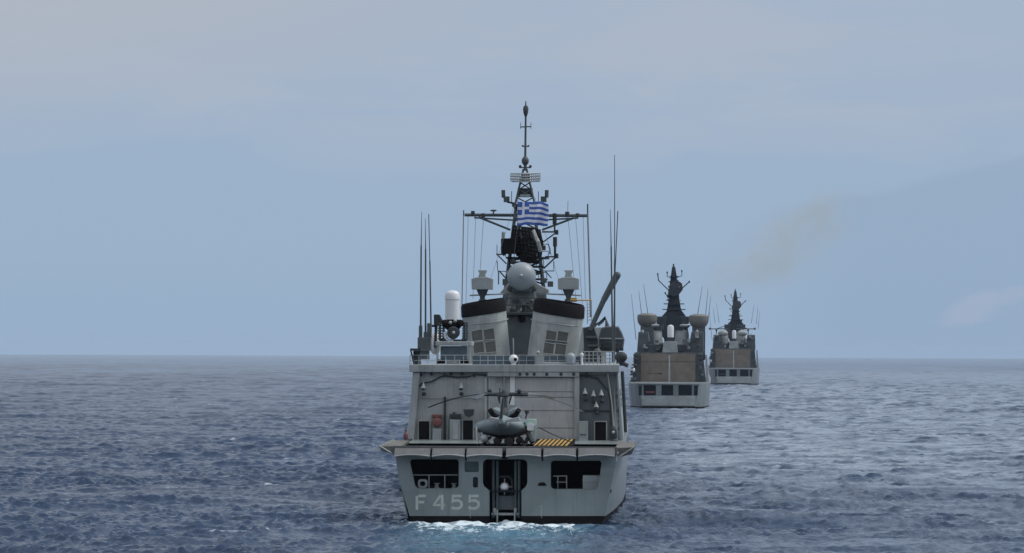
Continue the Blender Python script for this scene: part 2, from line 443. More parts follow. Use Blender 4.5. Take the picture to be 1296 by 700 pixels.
    Z = Z * (1 - 0.55 * np.clip(foam, 0, 1)) + near * (0.05 * ch + 0.12)
    inside = (np.abs(x1) < 5.6) & (y1 > 0.3) & (y1 < 110)
    Z = np.where(inside, Z * 0.4 - 0.25, Z)
    Z = np.where(Y0 > 2500, Z * 0.9, Z)
    X = X0 + dXs; Y = Y0 + dYs
    Z -= (X * X + Y * Y) / (2 * 7.4e6)
    nr, na = X.shape
    verts = np.stack([X, Y, Z], -1).reshape(-1, 3).astype(np.float32)
    verts = np.concatenate([verts, np.array([[0, 0, 0]], np.float32)])
    i = np.arange(nr - 1)[:, None] * na; j = np.arange(na)[None, :]; j2 = (j + 1) % na
    quads = np.stack([i + j, i + na + j, i + na + j2, i + j2], -1).reshape(-1, 4)
    quads = quads[:, ::-1]
    tri = np.stack([np.full(na, nr * na), np.arange(na), (np.arange(na) + 1) % na], -1)
    loops = np.concatenate([quads.reshape(-1), tri[:, ::-1].reshape(-1)]).astype(np.int32)
    nq = len(quads)
    starts = np.concatenate([np.arange(nq) * 4, nq * 4 + np.arange(na) * 3]).astype(np.int32)
    me = bpy.data.meshes.new("sea")
    me.vertices.add(len(verts)); me.vertices.foreach_set('co', verts.ravel())
    me.loops.add(len(loops)); me.loops.foreach_set('vertex_index', loops)
    me.polygons.add(len(starts)); me.polygons.foreach_set('loop_start', starts)
    me.update(calc_edges=True)
    me.polygons.foreach_set('use_smooth', np.ones(len(starts), dtype=bool))
    for nm, arr in (('foam', foam), ('turquoise', turq), ('wake_sheen', pale)):
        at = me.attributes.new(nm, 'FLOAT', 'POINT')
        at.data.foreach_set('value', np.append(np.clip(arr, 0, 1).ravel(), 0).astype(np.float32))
    if me.polygons[0].normal.z < 0: me.flip_normals()
    o = bpy.data.objects.new("sea", me); COL.objects.link(o)
    tag(o, kind='structure')
    m, nt, b = mat_new('sea_water'); me.materials.append(m)
    g = N(nt, 'ShaderNodeNewGeometry')
    def noise(scale, sxyz, detail, rough=0.6, dist=0.0):
        mp = N(nt, 'ShaderNodeMapping', ins={'Scale': sxyz, 'Rotation': (0, 0, R(8))}); LK(nt, g.outputs['Position'], mp.inputs[0])
        n = N(nt, 'ShaderNodeTexNoise', ins={'Scale': scale, 'Detail': detail, 'Roughness': rough, 'Distortion': dist}); LK(nt, mp.outputs[0], n.inputs['Vector'])
        return n.outputs[0]
    nA = noise(1.1, (0.75, 1.0, 1.0), 6.0, 0.62, 0.4)
    def ridged(v): return mth(nt, 'SUBTRACT', 1.0, mth(nt, 'ABSOLUTE', mth(nt, 'SUBTRACT', mth(nt, 'MULTIPLY', v, 4.0), 2.0)))
    r1 = ridged(noise(0.75, (0.8, 1.0, 1.0), 2.0, 0.5, 0.5)); r2 = ridged(noise(1.9, (0.75, 1.0, 1.0), 2.0, 0.5, 0.4))
    nE = noise(4.2, (0.7, 1.0, 1.0), 3.0, 0.6, 0.3)
    nB = noise(0.22, (0.6, 1.0, 1.0), 4.0, 0.55)
    nC = noise(1.1, (1.3, 0.7, 1), 9.0, 0.75, 0.8)
    nD = noise(0.012, (0.5, 1.0, 1.0), 4.0)
    at = {k: N(nt, 'ShaderNodeAttribute', attribute_name=k).outputs['Fac'] for k in ('foam', 'turquoise', 'wake_sheen')}
    base = mixc(nt, mapr(nt, nD, 0.35, 0.65), (0.006, 0.019, 0.050), (0.011, 0.028, 0.064))
    base = mixc(nt, mth(nt, 'MULTIPLY', at['turquoise'], mapr(nt, nB, 0.3, 0.62, 0.2, 1.0)), base, (0.06, 0.19, 0.26))
    # bubbles left in the older wakes, plus the painted sheen of the right band
    base = mixc(nt, mth(nt, 'MULTIPLY', at['wake_sheen'], mapr(nt, noise(0.35, (0.5, 1, 1), 6.0), 0.35, 0.65, 0.05, 0.85)), base, (0.30, 0.35, 0.41))
    fm = mth(nt, 'ADD', mth(nt, 'MULTIPLY', at['foam'], 0.44), nC)
    fm = mapr(nt, fm, 0.80, 0.97)
    fm = mth(nt, 'MULTIPLY', fm, mapr(nt, at['foam'], 0.02, 0.12))
    cap = mth(nt, 'MULTIPLY', mapr(nt, noise(0.33, (0.5, 1.2, 1.0), 8.0, 0.7, 0.8), 0.64, 0.70), 0.7)  # whitecaps, with small pale specks that paint in sky glints
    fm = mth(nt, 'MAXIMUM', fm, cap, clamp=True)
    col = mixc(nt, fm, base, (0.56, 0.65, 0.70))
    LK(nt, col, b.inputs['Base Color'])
    LK(nt, mth(nt, 'ADD', mth(nt, 'MULTIPLY', fm, 0.5), 0.09), b.inputs['Roughness'])
    b.inputs['IOR'].default_value = 1.33
    hgt = mth(nt, 'ADD', mth(nt, 'ADD', mth(nt, 'MULTIPLY', nA, 0.22), mth(nt, 'MULTIPLY', nE, 0.10)), mth(nt, 'MULTIPLY', nB, 0.5))
    hgt = mth(nt, 'ADD', hgt, mth(nt, 'ADD', mth(nt, 'MULTIPLY', r1, 0.13), mth(nt, 'MULTIPLY', r2, 0.06)))
    bp = N(nt, 'ShaderNodeBump', ins={'Strength': 0.6, 'Distance': 1.0}); LK(nt, hgt, bp.inputs['Height'])
    LK(nt, bp.outputs[0], b.inputs['Normal'])
    return o

SHIP1 = (-0.37, 220.0, R(1.8))
SHIP2 = (29.2, 665.0, R(3.3))
SHIP3 = (71.3, 1145.0, R(3.8))
build_sea()

# ------------------------------------------------------------------ lead frigate (nearest)
def hull_sections(stations, deck_fn, half_fn, zs, flare):
    rings = []
    for s_ in stations:
        hd, hw = half_fn(s_)
        zd = deck_fn(s_)
        right = []
        for z in zs(zd):
            t = max(0.0, min(1.0, z / zd))
            right.append((hw + (hd - hw) * (t ** flare) if z >= 0 else hw * (1 + 0.12 * z), s_, z))
        rings.append(right)
    return rings
def side_strips(rings):
    """port and starboard skins from right-hand profiles, closed across the top and bottom"""
    out = []
    for r in rings:
        out.append([(-p[0], p[1], p[2]) for p in reversed(r)] + list(r))
    return out

def frigate():
    fr = Frame(*SHIP1); P, rect, poly = fr.P, fr.rect, fr.poly
    S1 = fr.empty('frigate')
    tag(S1, 'large grey frigate seen from astern, pennant number F 455 on its transom', 'warship')
    def part(mb, name, mat, parent=S1, **k): return mb.build(name, M[mat] if isinstance(mat, str) else mat, parent, **k)
    ZD = 4.55
    # ---- hull: loft from just ahead of the transom to the stem
    st = [0.16, 3, 8, 15, 25, 40, 55, 70, 85, 98, 110, 119, 126, 130]
    def half(s_):
        a = [0, 8, 20, 35, 55, 75, 90, 105, 118, 126, 130]
        dk = [6.84, 7.1, 7.4, 7.65, 7.6, 7.2, 6.8, 5.7, 3.6, 1.7, 0.25]
        wl = [5.95, 6.5, 7.1, 7.45, 7.4, 6.6, 5.4, 3.6, 1.5, 0.4, 0.05]
        return float(np.interp(s_, a, dk)), float(np.interp(s_, a, wl))
    def deckz(s_): return float(np.interp(s_, [0, 21, 22.5, 80, 130], [ZD, ZD, 4.8, 5.4, 7.6]))
    zs_up = lambda zd: [0.45, 0.9, 1.6, 2.4, 3.2, zd * 0.5 + 1.9 if zd * 0.5 + 1.9 > 3.3 else 3.7, zd]
    rings = side_strips(hull_sections(st, deckz, half, zs_up, 0.85))
    part(MB().loft(rings[2:]), 'hull', 'hullgrey', smooth=True)
    # side plating beside the open mooring deck (thin, so the recess is real)
    mb = MB()
    r0 = hull_sections([0.16, 3.0, 8.0], deckz, half, zs_up, 0.85)
    for sgn in (-1, 1):
        outer = [[(sgn * p[0], p[1], p[2]) for p in r] for r in r0]
        inner = [[(sgn * (p[0] - 0.08), p[1], p[2]) for p in r] for r in r0]
        mb = MB().loft([outer[i] + inner[i][::-1] for i in range(3)])
        qp = part(mb, 'quarter_plating', 'hullgrey', smooth=True)
        ob_ = [[(sgn * (half(s_)[1] * (1 + .12 * z if z < 0 else 1) + .012 + (.02 if z > .3 else 0)), s_, z) for z in (-1.2, -.5, 0, .45)] for s_ in (.16, 3, 8)]
        mb = MB().loft([o2 + [(p[0] - sgn * .09, p[1], p[2]) for p in o2[::-1]] for o2 in ob_]); part(mb, 'boot_topping', 'black', qp, smooth=True)
    # black boot topping
    zs_b = lambda zd: [-1.2, -0.5, 0.0, 0.45]
    rb = side_strips(hull_sections(st, deckz, lambda s_: (half(s_)[0] + 0.01, half(s_)[1] + 0.012), zs_b, 0.85))
    part(MB().loft(rb[2:]), 'boot_topping', 'black', smooth=True)
    # ---- transom with real openings
    L = [(500.0, 570.5), (502.5, 592), (507, 612), (512.5, 632), (518.5, 652.8)]
    Rr_ = [(765.5, 652.8), (770, 632), (774.5, 610), (778.5, 590), (781.5, 570.5)]
    mid = [(619.5, 652.8), (619.5, 621), (616, 618), (613, 615.5), (611.3, 611), (611.3, 586), (612.5, 583), (616, 581.2),
           (662, 581.2), (666, 583), (667.4, 586), (667.4, 611), (665.5, 615.5), (662.5, 618), (660, 621), (660, 652.8)]
    outline = L + mid + Rr_
    holes = [rrect(518, 580.7, 581, 618.2, 5, skew=8), rrect(588, 584, 606, 597.5, 2), rrect(598.5, 603.5, 605, 617, 2),
             rrect(696.8, 582.5, 762.5, 619, 5, skew=-6)]
    mb = MB(); poly(mb, outline, 0.0, 0.16, holes)
    part(mb, 'transom', 'hullgrey', bevel=0.02)
    for seg in ([(518.6, 653.1), (520.5, 659), (525, 664), (534, 671), (619.5, 671), (619.5, 653.1)],
                [(660, 653.1), (660, 671), (757, 671), (762, 662), (765.4, 653.1)]):
        mb = MB(); poly(mb, seg, 0.004, 0.16); part(mb, 'transom_boot_topping', 'black')
    # raised rims of the openings
    for hp, nm in ((holes[0], 'opening_rim'), (holes[3], 'opening_rim')):
        mb = MB(); mb.tube([P(x, y, -0.01) for x, y in hp + [hp[0]]], 0.025, 6); part(mb, nm, 'hullgrey', smooth=True)
    # small dark plates set in the two little ports
    mb = MB(); rect(mb, 588, 584, 606, 597.5, 0.10, 0.14); part(mb, 'port_plate', paint('port_plate_paint', (0.03, 0.052, 0.062), 0.5))
    mb = MB(); rect(mb, 598.5, 603.5, 605, 617, 0.10, 0.14); part(mb, 'port_plate', 'room')
    # ---- mooring deck compartment
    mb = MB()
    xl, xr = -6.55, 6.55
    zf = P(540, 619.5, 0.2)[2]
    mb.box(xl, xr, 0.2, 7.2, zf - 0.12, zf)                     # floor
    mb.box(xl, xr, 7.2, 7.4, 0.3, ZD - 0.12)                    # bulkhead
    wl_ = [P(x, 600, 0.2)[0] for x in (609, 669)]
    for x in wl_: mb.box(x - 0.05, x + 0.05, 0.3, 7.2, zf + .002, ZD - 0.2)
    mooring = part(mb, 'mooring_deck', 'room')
    mb = MB()
    for px in (543, 563): mb.tube([P(px, 618, 0.5), P(px, 600.5, 0.5)], 0.035, 6)
    mb.tube([P(519, 601, 0.5), P(580, 601, 0.5)], 0.03, 6)
    part(mb, 'guard_rail', 'grey', mooring, smooth=True)
    mb = MB(); c = P(534.5, 611.3, 0.45)
    ring = rrect(529, 606.5, 541, 617.5, 3.5)
    poly(mb, ring, 0.4, 0.7, [rrect(531.4, 609, 538.3, 615, 2.6)])
    part(mb, 'fairlead', 'pale', mooring, bevel=0.03)
    mb = MB()
    for px in (553, 575):
        a = P(px, 619, 0.9); mb = MB().lathe(a, (0, 0, 1), [(0, .2), (.1, .2), (.12, .13), (.3, .12), (.33, .2), (.38, .2)], 12)
        part(mb, 'bollard', 'grey', mooring, smooth=True)
    mb = MB()
    mb.tube([P(717, 618, 0.5), P(717, 602, 0.5)], 0.035, 6); mb.tube([P(700, 602.5, 0.5), P(717, 602, 0.5)], 0.03, 6)
    mb.tube([P(704, 610, 0.5), P(717, 610, 0.5)], 0.025, 6); mb.tube([P(706, 618, 0.5), P(706, 602, 0.5)], 0.025, 6)
    part(mb, 'guard_rail', 'grey', mooring, smooth=True)
    mb = MB(); rect(mb, 737.5, 601.5, 759, 619.5, 0.6, 2.0); mb.tube([P(739, 610, 0.57), P(757, 610, 0.57)], 0.02, 6)
    part(mb, 'locker', 'grey', mooring, bevel=0.03)
    # fairlead cap on the transom and draught marks
    mb = MB(); a = P(686, 612.5, 0); mb.ball((a[0], -0.02, a[2]), 0.2, 1.2, 0.5, 0.55, 12); mb.box(a[0] - .28, a[0] + .3, -0.05, 0.0, a[2] - .1, a[2] - .06)
    part(mb, 'outlet_cowl', 'black', smooth=True)
    # ---- stern well with the towed sonar
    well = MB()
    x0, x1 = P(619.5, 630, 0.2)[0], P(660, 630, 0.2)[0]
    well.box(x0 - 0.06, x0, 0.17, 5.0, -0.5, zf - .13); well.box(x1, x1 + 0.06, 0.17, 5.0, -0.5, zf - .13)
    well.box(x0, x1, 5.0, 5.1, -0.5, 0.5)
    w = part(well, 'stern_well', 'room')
    mb = MB()
    for px in (624.5, 629.5, 652.5, 657):
        a, b_ = P(px, 583, 0.7), P(px, 655, 0.35); mb.tube([a, b_], 0.09, 6)
    part(mb, 'guide_rail', paint('guide_rail_paint', (0.045, 0.065, 0.07), 0.5), w)
    mb = MB(); poly(mb, [(627, 634), (631, 627), (651, 627), (655, 634), (655, 645), (627, 645)], 0.75, 1.1)
    part(mb, 'sonar_cradle', paint('sonar_cradle_paint', (0.06, 0.075, 0.08), 0.5), w, bevel=0.03)
    mb = MB()
    for x_, y_ in ((624, 643), (650, 643)): rect(mb, x_ + 0.5, y_, x_ + 4, y_ + 6, 0.3, 0.8)
    rect(mb, 622, 649, 658, 652, 0.3, 0.9)
    for px in (628.5, 650.5): rect(mb, px, 645, px + 1.6, 662, 0.12, 0.25)
    part(mb, 'stern_platform', 'grey', w)
    c = P(638.5, 616, 0.75)
    mb = MB(); mb.lathe((c[0], 0.35, c[2]), (0, 1, 0), [(0, .06), (.03, .17), (.12, .25), (.28, .27), (1.2, .27), (1.9, .1)], 20)
    sb = part(mb, 'towed_sonar_body', 'white', w, smooth=True)
    for dx_, dz_ in ((1, 0), (0, 1)):
        mb = MB(); mb.box(c[0] - .46 * dx_ - .025, c[0] + .46 * dx_ + .025, 0.7, 1.2, c[2] - .46 * dz_ - .025, c[2] + .46 * dz_ + .025)
        part(mb, 'fin', 'bright', sb)
    mb = MB(); mb.tube([P(629, 607, .9), P(634, 603, .9), P(644, 603, .9), P(648, 607, .9), P(649, 622, .9), P(644, 630, .9), P(633, 630, .9), P(628, 622, .9), P(629, 607, .9)], 0.08, 6)
    part(mb, 'sonar_yoke', 'dark', w)
    # roller in the deck edge over the well
    mb = MB(); rect(mb, 635.5, 571, 642, 581, -0.25, 0.0); mb.tube([P(634, 578, -.2), P(643.5, 578, -.2)], 0.1, 8)
    part(mb, 'cable_roller', 'black')
    # ---- lettering F 455
    def glyph(strokes, x, w_, y0=626.0, h=18.5, t=3.3):
        mb = MB()
        for pl in strokes:
            pts = [fr.xz(x + a * w_, y0 + b_ * h, -0.002) for a, b_ in pl]
            hw = fr.m(t / 2, 0)
            n = len(pts); lft, rgt = [], []
            for i in range(n):
                d0 = Vector(pts[i]) - Vector(pts[i - 1]) if i else Vector(pts[1]) - Vector(pts[0])
                d1 = Vector(pts[i + 1]) - Vector(pts[i]) if i < n - 1 else d0
                d0.normalize(); d1.normalize(); b2 = d0 + d1
                if b2.length < 1e-4: b2 = d1
                b2.normalize(); nn = Vector((-b2.y, b2.x)); sc_ = min(1.4, 1.0 / max(0.5, abs(nn.dot(Vector((-d1.y, d1.x))))))
                lft.append((pts[i][0] + nn.x * hw * sc_, pts[i][1] + nn.y * hw * sc_)); rgt.append((pts[i][0] - nn.x * hw * sc_, pts[i][1] - nn.y * hw * sc_))
            mb.prism(lft + rgt[::-1], -0.006, -0.002)
        return mb
    Fg = [[(.1, 1.02), (.1, .08)], [(.27, .08), (1, .08)], [(.27, .5), (.85, .5)]]
    four = [[(.80, 1.02), (.80, 0.0)], [(.63, .05), (.02, .70), (.63, .70)], [(.97, .70), (1.05, .70)]]
    five = [[(.95, .08), (.17, .08), (.12, .46), (.3, .40), (.65, .38), (.9, .5), (.96, .66), (.88, .84), (.65, .93), (.3, .93), (.02, .86)]]
    for g_, x, w_ in ((Fg, 526.5, 12.5), (four, 549, 13.5), (five, 571, 14), (five, 592.5, 14)):
        part(glyph(g_, x, w_), 'pennant_number', 'letter')
    for px in (594, 684):
        for k in range(6):
            mb = MB(); rect(mb, px + (k % 2), 640 + k * 2.8, px + 2.0, 641.0 + k * 2.8, -0.008, -0.002); part(mb, 'draught_mark', 'letter')

    # ---- flight deck
    mb = MB(); mb.prism([(-6.95, ZD - .12), (6.95, ZD - .12), (6.95, ZD), (-6.95, ZD)], 0.0, 21.0)
    fd = part(mb, 'flight_deck', 'deck')
    a = P(640, 564.8, -0.02)[2]
    mb = MB(); mb.prism([(-6.92, ZD - .3), (6.9, ZD - .3), (6.9, a), (-6.92, a)], -0.1, -0.003); part(mb, 'deck_edge_coaming', 'net', fd, bevel=.03)
    # safety nets: aft row (arched frames) and one on each side
    xs = [(500, 545), (547.5, 588.5), (591, 636), (641, 685), (688, 729), (732, 778)]
    for i, (pa, pb) in enumerate(xs):
        mb = MB(); n = 9; V = []; Fc = []
        for k in range(n + 1):
            t = k / n; x = pa + (pb - pa) * t
            sag = 4 * t * (1 - t)
            top = P(x, 567, -0.12); low = P(x, 577.5 - 2.2 * sag, -0.12)
            V += [(top[0], -0.12, top[2]), (low[0], -0.95, low[2] + 0.02), (low[0], -0.95, low[2] - 0.05), (top[0], -0.12, top[2] - 0.08)]
        for k in range(n):
            for j in range(4): Fc.append((k * 4 + j, k * 4 + (j + 1) % 4, k * 4 + 4 + (j + 1) % 4, k * 4 + 4 + j))
        Fc += [(0, 1, 2, 3), (n * 4 + 3, n * 4 + 2, n * 4 + 1, n * 4)]
        mb.add(V, Fc)
        nt_ = part(mb, 'safety_net', 'net', fd)
        mb = MB(); mb.tube([V[k * 4 + 1] for k in range(n + 1)], 0.035, 6)
        part(mb, 'net_frame', 'grey', nt_, smooth=True)
    for px in (546.2, 589.7, 686.5, 730.5):
        mb = MB(); rect(mb, px - 2.6, 569, px + 2.6, 576.5, -0.3, -0.1); mb.tube([P(px, 575, -.25), P(px, 583, -.05)], 0.05, 6)
        part(mb, 'net_bracket', 'black', fd)
    for sgn, pts in ((-1, [(480, 564.5), (483, 570.5), (503.5, 577), (506, 565)]), (1, [(803, 566), (799, 575), (780, 579.5), (778, 567)])):
        a, b_, c, d = [P(p[0], p[1], 0.4) for p in pts]
        mb = MB(); L_ = 15.0
        dy = (0, L_, 0)
        V = []
        for q in (a, b_, c, d): V.append((q[0], 0.4, q[2])); V.append((q[0] + sgn * .25, L_, q[2]))
        mb.add(V, [(0, 2, 3, 1), (2, 4, 5, 3), (4, 6, 7, 5), (6, 0, 1, 7), (0, 6, 4, 2), (1, 3, 5, 7)])
        sn_ = part(mb, 'safety_net', paint('side_net_canvas', (0.11, 0.107, 0.095), 0.9, 0.3, 0.4, 2.0), fd)
        for k in range(6):
            yy = 0.3 + k * 2.9; mb = MB().tube([(c[0], yy, c[2] - .05), (a[0] + sgn * .02 * k, yy, a[2] + .03)], 0.05, 6)
            part(mb, 'net_frame', 'pale', sn_)
        mb = MB(); q = P(503 if sgn < 0 else 780, 573, 0.1); mb.ball(q, .14); mb.tube([q, (q[0], q[1], q[2] - .5)], .06, 6)
        part(mb, 'net_hinge', 'grey', sn_, smooth=True)

    # ---- hangar
    HS = 20.0
    wall = MB()
    poly(wall, [(523.5, 462), (515, 566), (786, 566), (780, 462)], HS, 40.0)
    hg = part(wall, 'hangar', 'wall')
    hp = lambda mb, name, mat, **k: part(mb, name, mat, hg, **k)
    mb = MB(); poly(mb, [(518, 461.5), (518, 471), (784, 471), (784, 461.5)], HS - 0.5, 40.3); hp(mb, 'roof_edge', 'grey', bevel=.04)
    mb = MB(); poly(mb, [(523.5, 471.5), (513.5, 566), (523, 566), (531.5, 471.5)], HS - .35, HS - .002); hp(mb, 'corner_pillar', 'grey', bevel=.03)
    # roller door
    mb = MB(); poly(mb, [(619, 475), (619, 566), (729, 566), (729, 475)], HS - 0.12, HS - 0.003)
    # pressed panel seams as real grooves: separate boards with gaps
    dr = hp(mb, 'hangar_door', 'wall')
    ys = [477.5, 496, 503, 520, 542, 565.5]
    for a_, b_ in zip(ys[:-1], ys[1:]):
        mb = MB(); rect(mb, 652, a_ + .35, 726.5, b_ - .35, HS - .17, HS - .123); part(mb, 'door_panel', 'door', dr, bevel=.015)
    for k in range(9):
        mb = MB(); rect(mb, 618.5 + k * 3.0, 477, 620.6 + k * 3.0, 565, HS - .17, HS - .123); part(mb, 'door_slat', 'wall', dr)
    mb = MB(); rect(mb, 645.5, 477, 651.5, 513, HS - .19, HS - .125); part(mb, 'lineup_stripe', 'white', dr)
    mb = MB(); rect(mb, 726.8, 474, 733, 566, HS - .35, HS - .003); rect(mb, 613, 478, 616, 566, HS - .2, HS - .003)
    hp(mb, 'door_frame', 'grey', bevel=.03)
    mb = MB(); rect(mb, 617, 470.8, 733, 477, HS - .45, HS - .002)
    tr = hp(mb, 'door_track', 'grey', bevel=.02)
    for px in (658, 667, 676, 692, 710, 726):
        mb = MB(); a_ = P(px, 473.5, HS - .5); mb.lathe(a_, (0, 1, 0), [(0, .05), (.01, .11), (.06, .11)], 12); part(mb, 'roller', 'dark', tr, smooth=True)
    # shade of the starboard recess, painted as a darker plate on the bulkhead
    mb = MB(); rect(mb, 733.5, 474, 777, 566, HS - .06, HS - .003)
    hp(mb, 'recess_shade_plate', paint('recess_shade_paint', (0.085, 0.10, 0.105), 0.6, .12, .4))
    # black doors
    for (a_, b_, c_, d_) in ((530, 533, 543.5, 561), (586, 532, 598.5, 561), (753, 534, 767, 561)):
        mb = MB(); rect(mb, a_, b_, c_, d_, HS - .14, HS - .07); dd = hp(mb, 'doorway', 'black')
        mb = MB()
        poly(mb, rrect(a_ - 1.4, b_ - 1.4, c_ + 1.4, d_ + 1.4, 1.5), HS - .2, HS - .061, [rrect(a_, b_, c_, d_, 1)])
        part(mb, 'door_frame', 'wall', dd)
    # awning over the inner port door, cabinet, lockers
    mb = MB(); poly(mb, [(586, 518), (600, 518), (598.5, 526), (593, 528), (588.5, 526)], HS - .9, HS - .3); hp(mb, 'ventilator', 'dark', bevel=.04)
    mb = MB(); rect(mb, 569.5, 531, 582.5, 560.5, HS - .45, HS - .02); cb = hp(mb, 'door_cabinet', 'pale', bevel=.04)
    mb = MB(); poly(mb, rrect(573, 535, 579.5, 556, 2.8), HS - .5, HS - .452); part(mb, 'cabinet_panel', 'door', cb, bevel=.02)
    mb = MB(); rect(mb, 547.5, 542.5, 558.5, 561, HS - .5, HS - .02); hp(mb, 'locker', 'pale', bevel=.03)
    mb = MB(); rect(mb, 732.5, 533, 744, 565.5, HS - .62, HS - .07); lk = hp(mb, 'locker', 'pale', bevel=.03)
    mb = MB(); rect(mb, 734, 549.5, 742, 550.5, HS - .66, HS - .622); part(mb, 'locker_handle', 'dark', lk)
    mb = MB(); rect(mb, 569, 524, 583, 529, HS - .4, HS - .02); rect(mb, 573, 521.5, 576, 524.2, HS - .3, HS - .1); hp(mb, 'lamp_housing', 'dark', bevel=.03)
    # red fire point
    c = P(553.2, 534, HS - .4)
    mb = MB(); mb.lathe((c[0], HS - .55, c[2]), (0, 1, 0), [(0, .22), (.05, .31), (.3, .34), (.5, .32)], 20); fp = hp(mb, 'fire_hose_drum', 'red', smooth=True)
    mb = MB(); rect(mb, 546, 524.5, 559, 528, HS - .5, HS - .02); part(mb, 'drum_hood', 'red', fp, bevel=.03)
    # things at the wall corners
    mb = MB(); c = P(513.5, 552, HS - 2); mb.ball(c, .16, 1, .6, 1.7); mb.tube([P(513, 548, HS - 2), P(514, 542, HS - 2)], .06, 6); hp(mb, 'lifebuoy_light', 'red', smooth=True)
    mb = MB(); rect(mb, 512, 556, 520, 562, HS - 2.3, HS - .4); hp(mb, 'hose_box', 'brown', bevel=.05)
    mb = MB(); c = P(776, 549, HS - .9); mb.ball(c, .34, .8, .6, 1.6); mb.ball(P(777, 560, HS - .9), .4, .8, .6, .8); hr = hp(mb, 'covered_hose_reel', 'dark', smooth=True)
    mb = MB(); mb.ball(P(776, 547, HS - 1.2), .1); part(mb, 'reel_hub', 'bright', hr, smooth=True)
    # floodlights
    def flood(px, py, s_=HS - .45, r=.16):
        c = P(px, py, s_)
        mb = MB(); mb.lathe((c[0], c[1], c[2] + .06), (0, -.25, -1), [(-.22, .03), (-.12, .06), (0, .1), (.16, r * 1.05), (.22, r * 1.1)], 14)
        mb.box(c[0] - .04, c[0] + .04, s_ + .05, HS - .003, c[2] + .05, c[2] + .12)
        f_ = hp(mb, 'floodlight', 'pale', smooth=True)
        mb = MB(); q = (c[0], c[1] - .05, c[2] - .2); mb.ball(q, r * .9, 1, 1, .5, 12); part(mb, 'lens', 'glass', f_, smooth=True)
        q = P(px + .6, py + 9.5, s_ + .1); mb = MB(); mb.ball(q, r * .95, 1, .7, .9, 12); mb.box(q[0] - .05, q[0] + .05, q[1], HS - .003, q[2] - .05, q[2] + .05); part(mb, 'junction_box', 'dark', f_, smooth=True)
    for px, py in ((536, 489), (583.5, 489), (740.5, 496), (751, 499), (761, 498), (754.5, 513)): flood(px, py)
    # pipes and cables
    def pipe(name, pts, r, mat, s_=HS - .12): 
        mb = MB(); mb.tube([P(x, y, s_) for x, y in pts], r, 6); return hp(mb, name, mat, smooth=True)
    pipe('cable', [(527, 503), (529, 490), (534, 485), (546, 483), (555, 478), (562, 475.5), (578, 477.5), (592, 477), (602, 474), (616, 475)], .05, 'dark')
    pipe('cable', [(733, 476), (745, 476), (757, 479), (763, 487), (770, 494), (773, 508), (773, 545)], .06, 'dark')
    pipe('pipe', [(526, 470), (525, 500), (519, 560)], .07, 'dark')
    pipe('pipe', [(563, 502), (563, 561)], .08, 'dark'); pipe('pipe', [(566, 530), (566, 560)], .05, 'wall')
    pipe('pipe', [(525, 503.5), (611, 503.5)], .03, 'wall')
    pipe('pipe', [(638, 474), (638, 500)], .06, 'pale', HS - .3)
    pipe('conduit', [(736, 519.5), (771, 520)], .06, 'dark')
    pipe('pipe', [(769, 471), (775, 520), (778, 560)], .06, 'grey')
    for k, (px, py) in enumerate([(533, 474), (546, 473), (563, 474.5), (571, 473), (585, 473), (600, 475), (742, 474)]):
        mb = MB(); q = P(px, py, HS - .25); mb.ball(q, .1, 1, 1, 1.3, 10); hp(mb, 'lamp_bracket', 'dark', smooth=True)
    # black-yellow ramp
    pa = [P(678, 566.5, HS - 2.6), P(727, 566.5, HS - 2.6), P(729, 557.5, HS - .5), P(681, 557.5, HS - .5)]
    zb = ZD + .004
    mb = MB()
    yf, yb = HS - 9.5, HS - .46
    xa, xb = P(679, 560, HS - 1)[0], P(728, 560, HS - 1)[0]
    zt = P(700, 555.6, yb)[2]
    nst = 9
    wS = (xb - xa) / nst
    def quadstripe(i, mi, lift):
        x_0, x_1 = xa + i * wS, xa + (i + .52) * wS if lift else xa + (i + 1) * wS
        sl = .55
        return x_0, x_1, sl
    mb.prism([(xa, zb), (xb, zb), (xb, zt), (xa, zt)], yb, yb + .1)
    mb.add([(xa, yf, zb), (xb, yf, zb), (xb, yb - .002, zt), (xa, yb - .002, zt), (xb, yb - .002, zb), (xa, yb - .002, zb)],
           [(0, 1, 2, 3), (0, 5, 4, 1), (1, 4, 2), (0, 3, 5), (2, 4, 5, 3)])
    rp = hp(mb, 'warning_ramp', 'black')
    mb = MB()
    for i in range(nst - 1):
        x_0 = xa + i * wS; x_1 = x_0 + wS * .55
        mb.add([(x_0, yf, zb + .006), (x_1, yf, zb + .006), (x_1 + wS, yb - .01, zt + .006), (x_0 + wS, yb - .01, zt + .006)], [(0, 1, 2, 3)])
    part(mb, 'warning_stripes', 'yellow', rp)

    # ---- superstructure forward of the hangar (mostly hidden), bridge, foredeck
    mb = MB(); mb.prism([(-7.3, 4.85), (7.3, 4.85), (6.9, 9.3), (-6.9, 9.3)], 40.35, 66)
    dh = part(mb, 'deckhouse', 'grey', bevel=.05)
    mb = MB(); mb.prism([(-6.3, 5.2), (6.3, 5.2), (5.6, 12.6), (-5.6, 12.6)], 66.1, 88)
    bt = part(mb, 'bridge_block', 'grey', bevel=.06)
    mb = MB()
    for k in range(9): mb.box(-5.3 + k * 1.2, -4.4 + k * 1.2, 88.0, 88.06, 10.6, 11.6)
    part(mb, 'bridge_windows', 'glass', bt)
    mb = MB(); mb.prism([(-5, 5.6), (5, 5.6), (4.6, 8.4), (-4.6, 8.4)], 88.1, 100); part(mb, 'missile_deckhouse', 'grey')
    mb = MB(); mb.ball((0, 110, 7.6), 1.7, 1, 1, .95, 20); mb.tube([(0, 111, 7.9), (0, 116, 8.6)], .16, 10)
    part(mb, 'gun_turret', 'grey', smooth=True)
    # starboard and port waist: bulwarks and fittings seen along the side
    mb = MB()
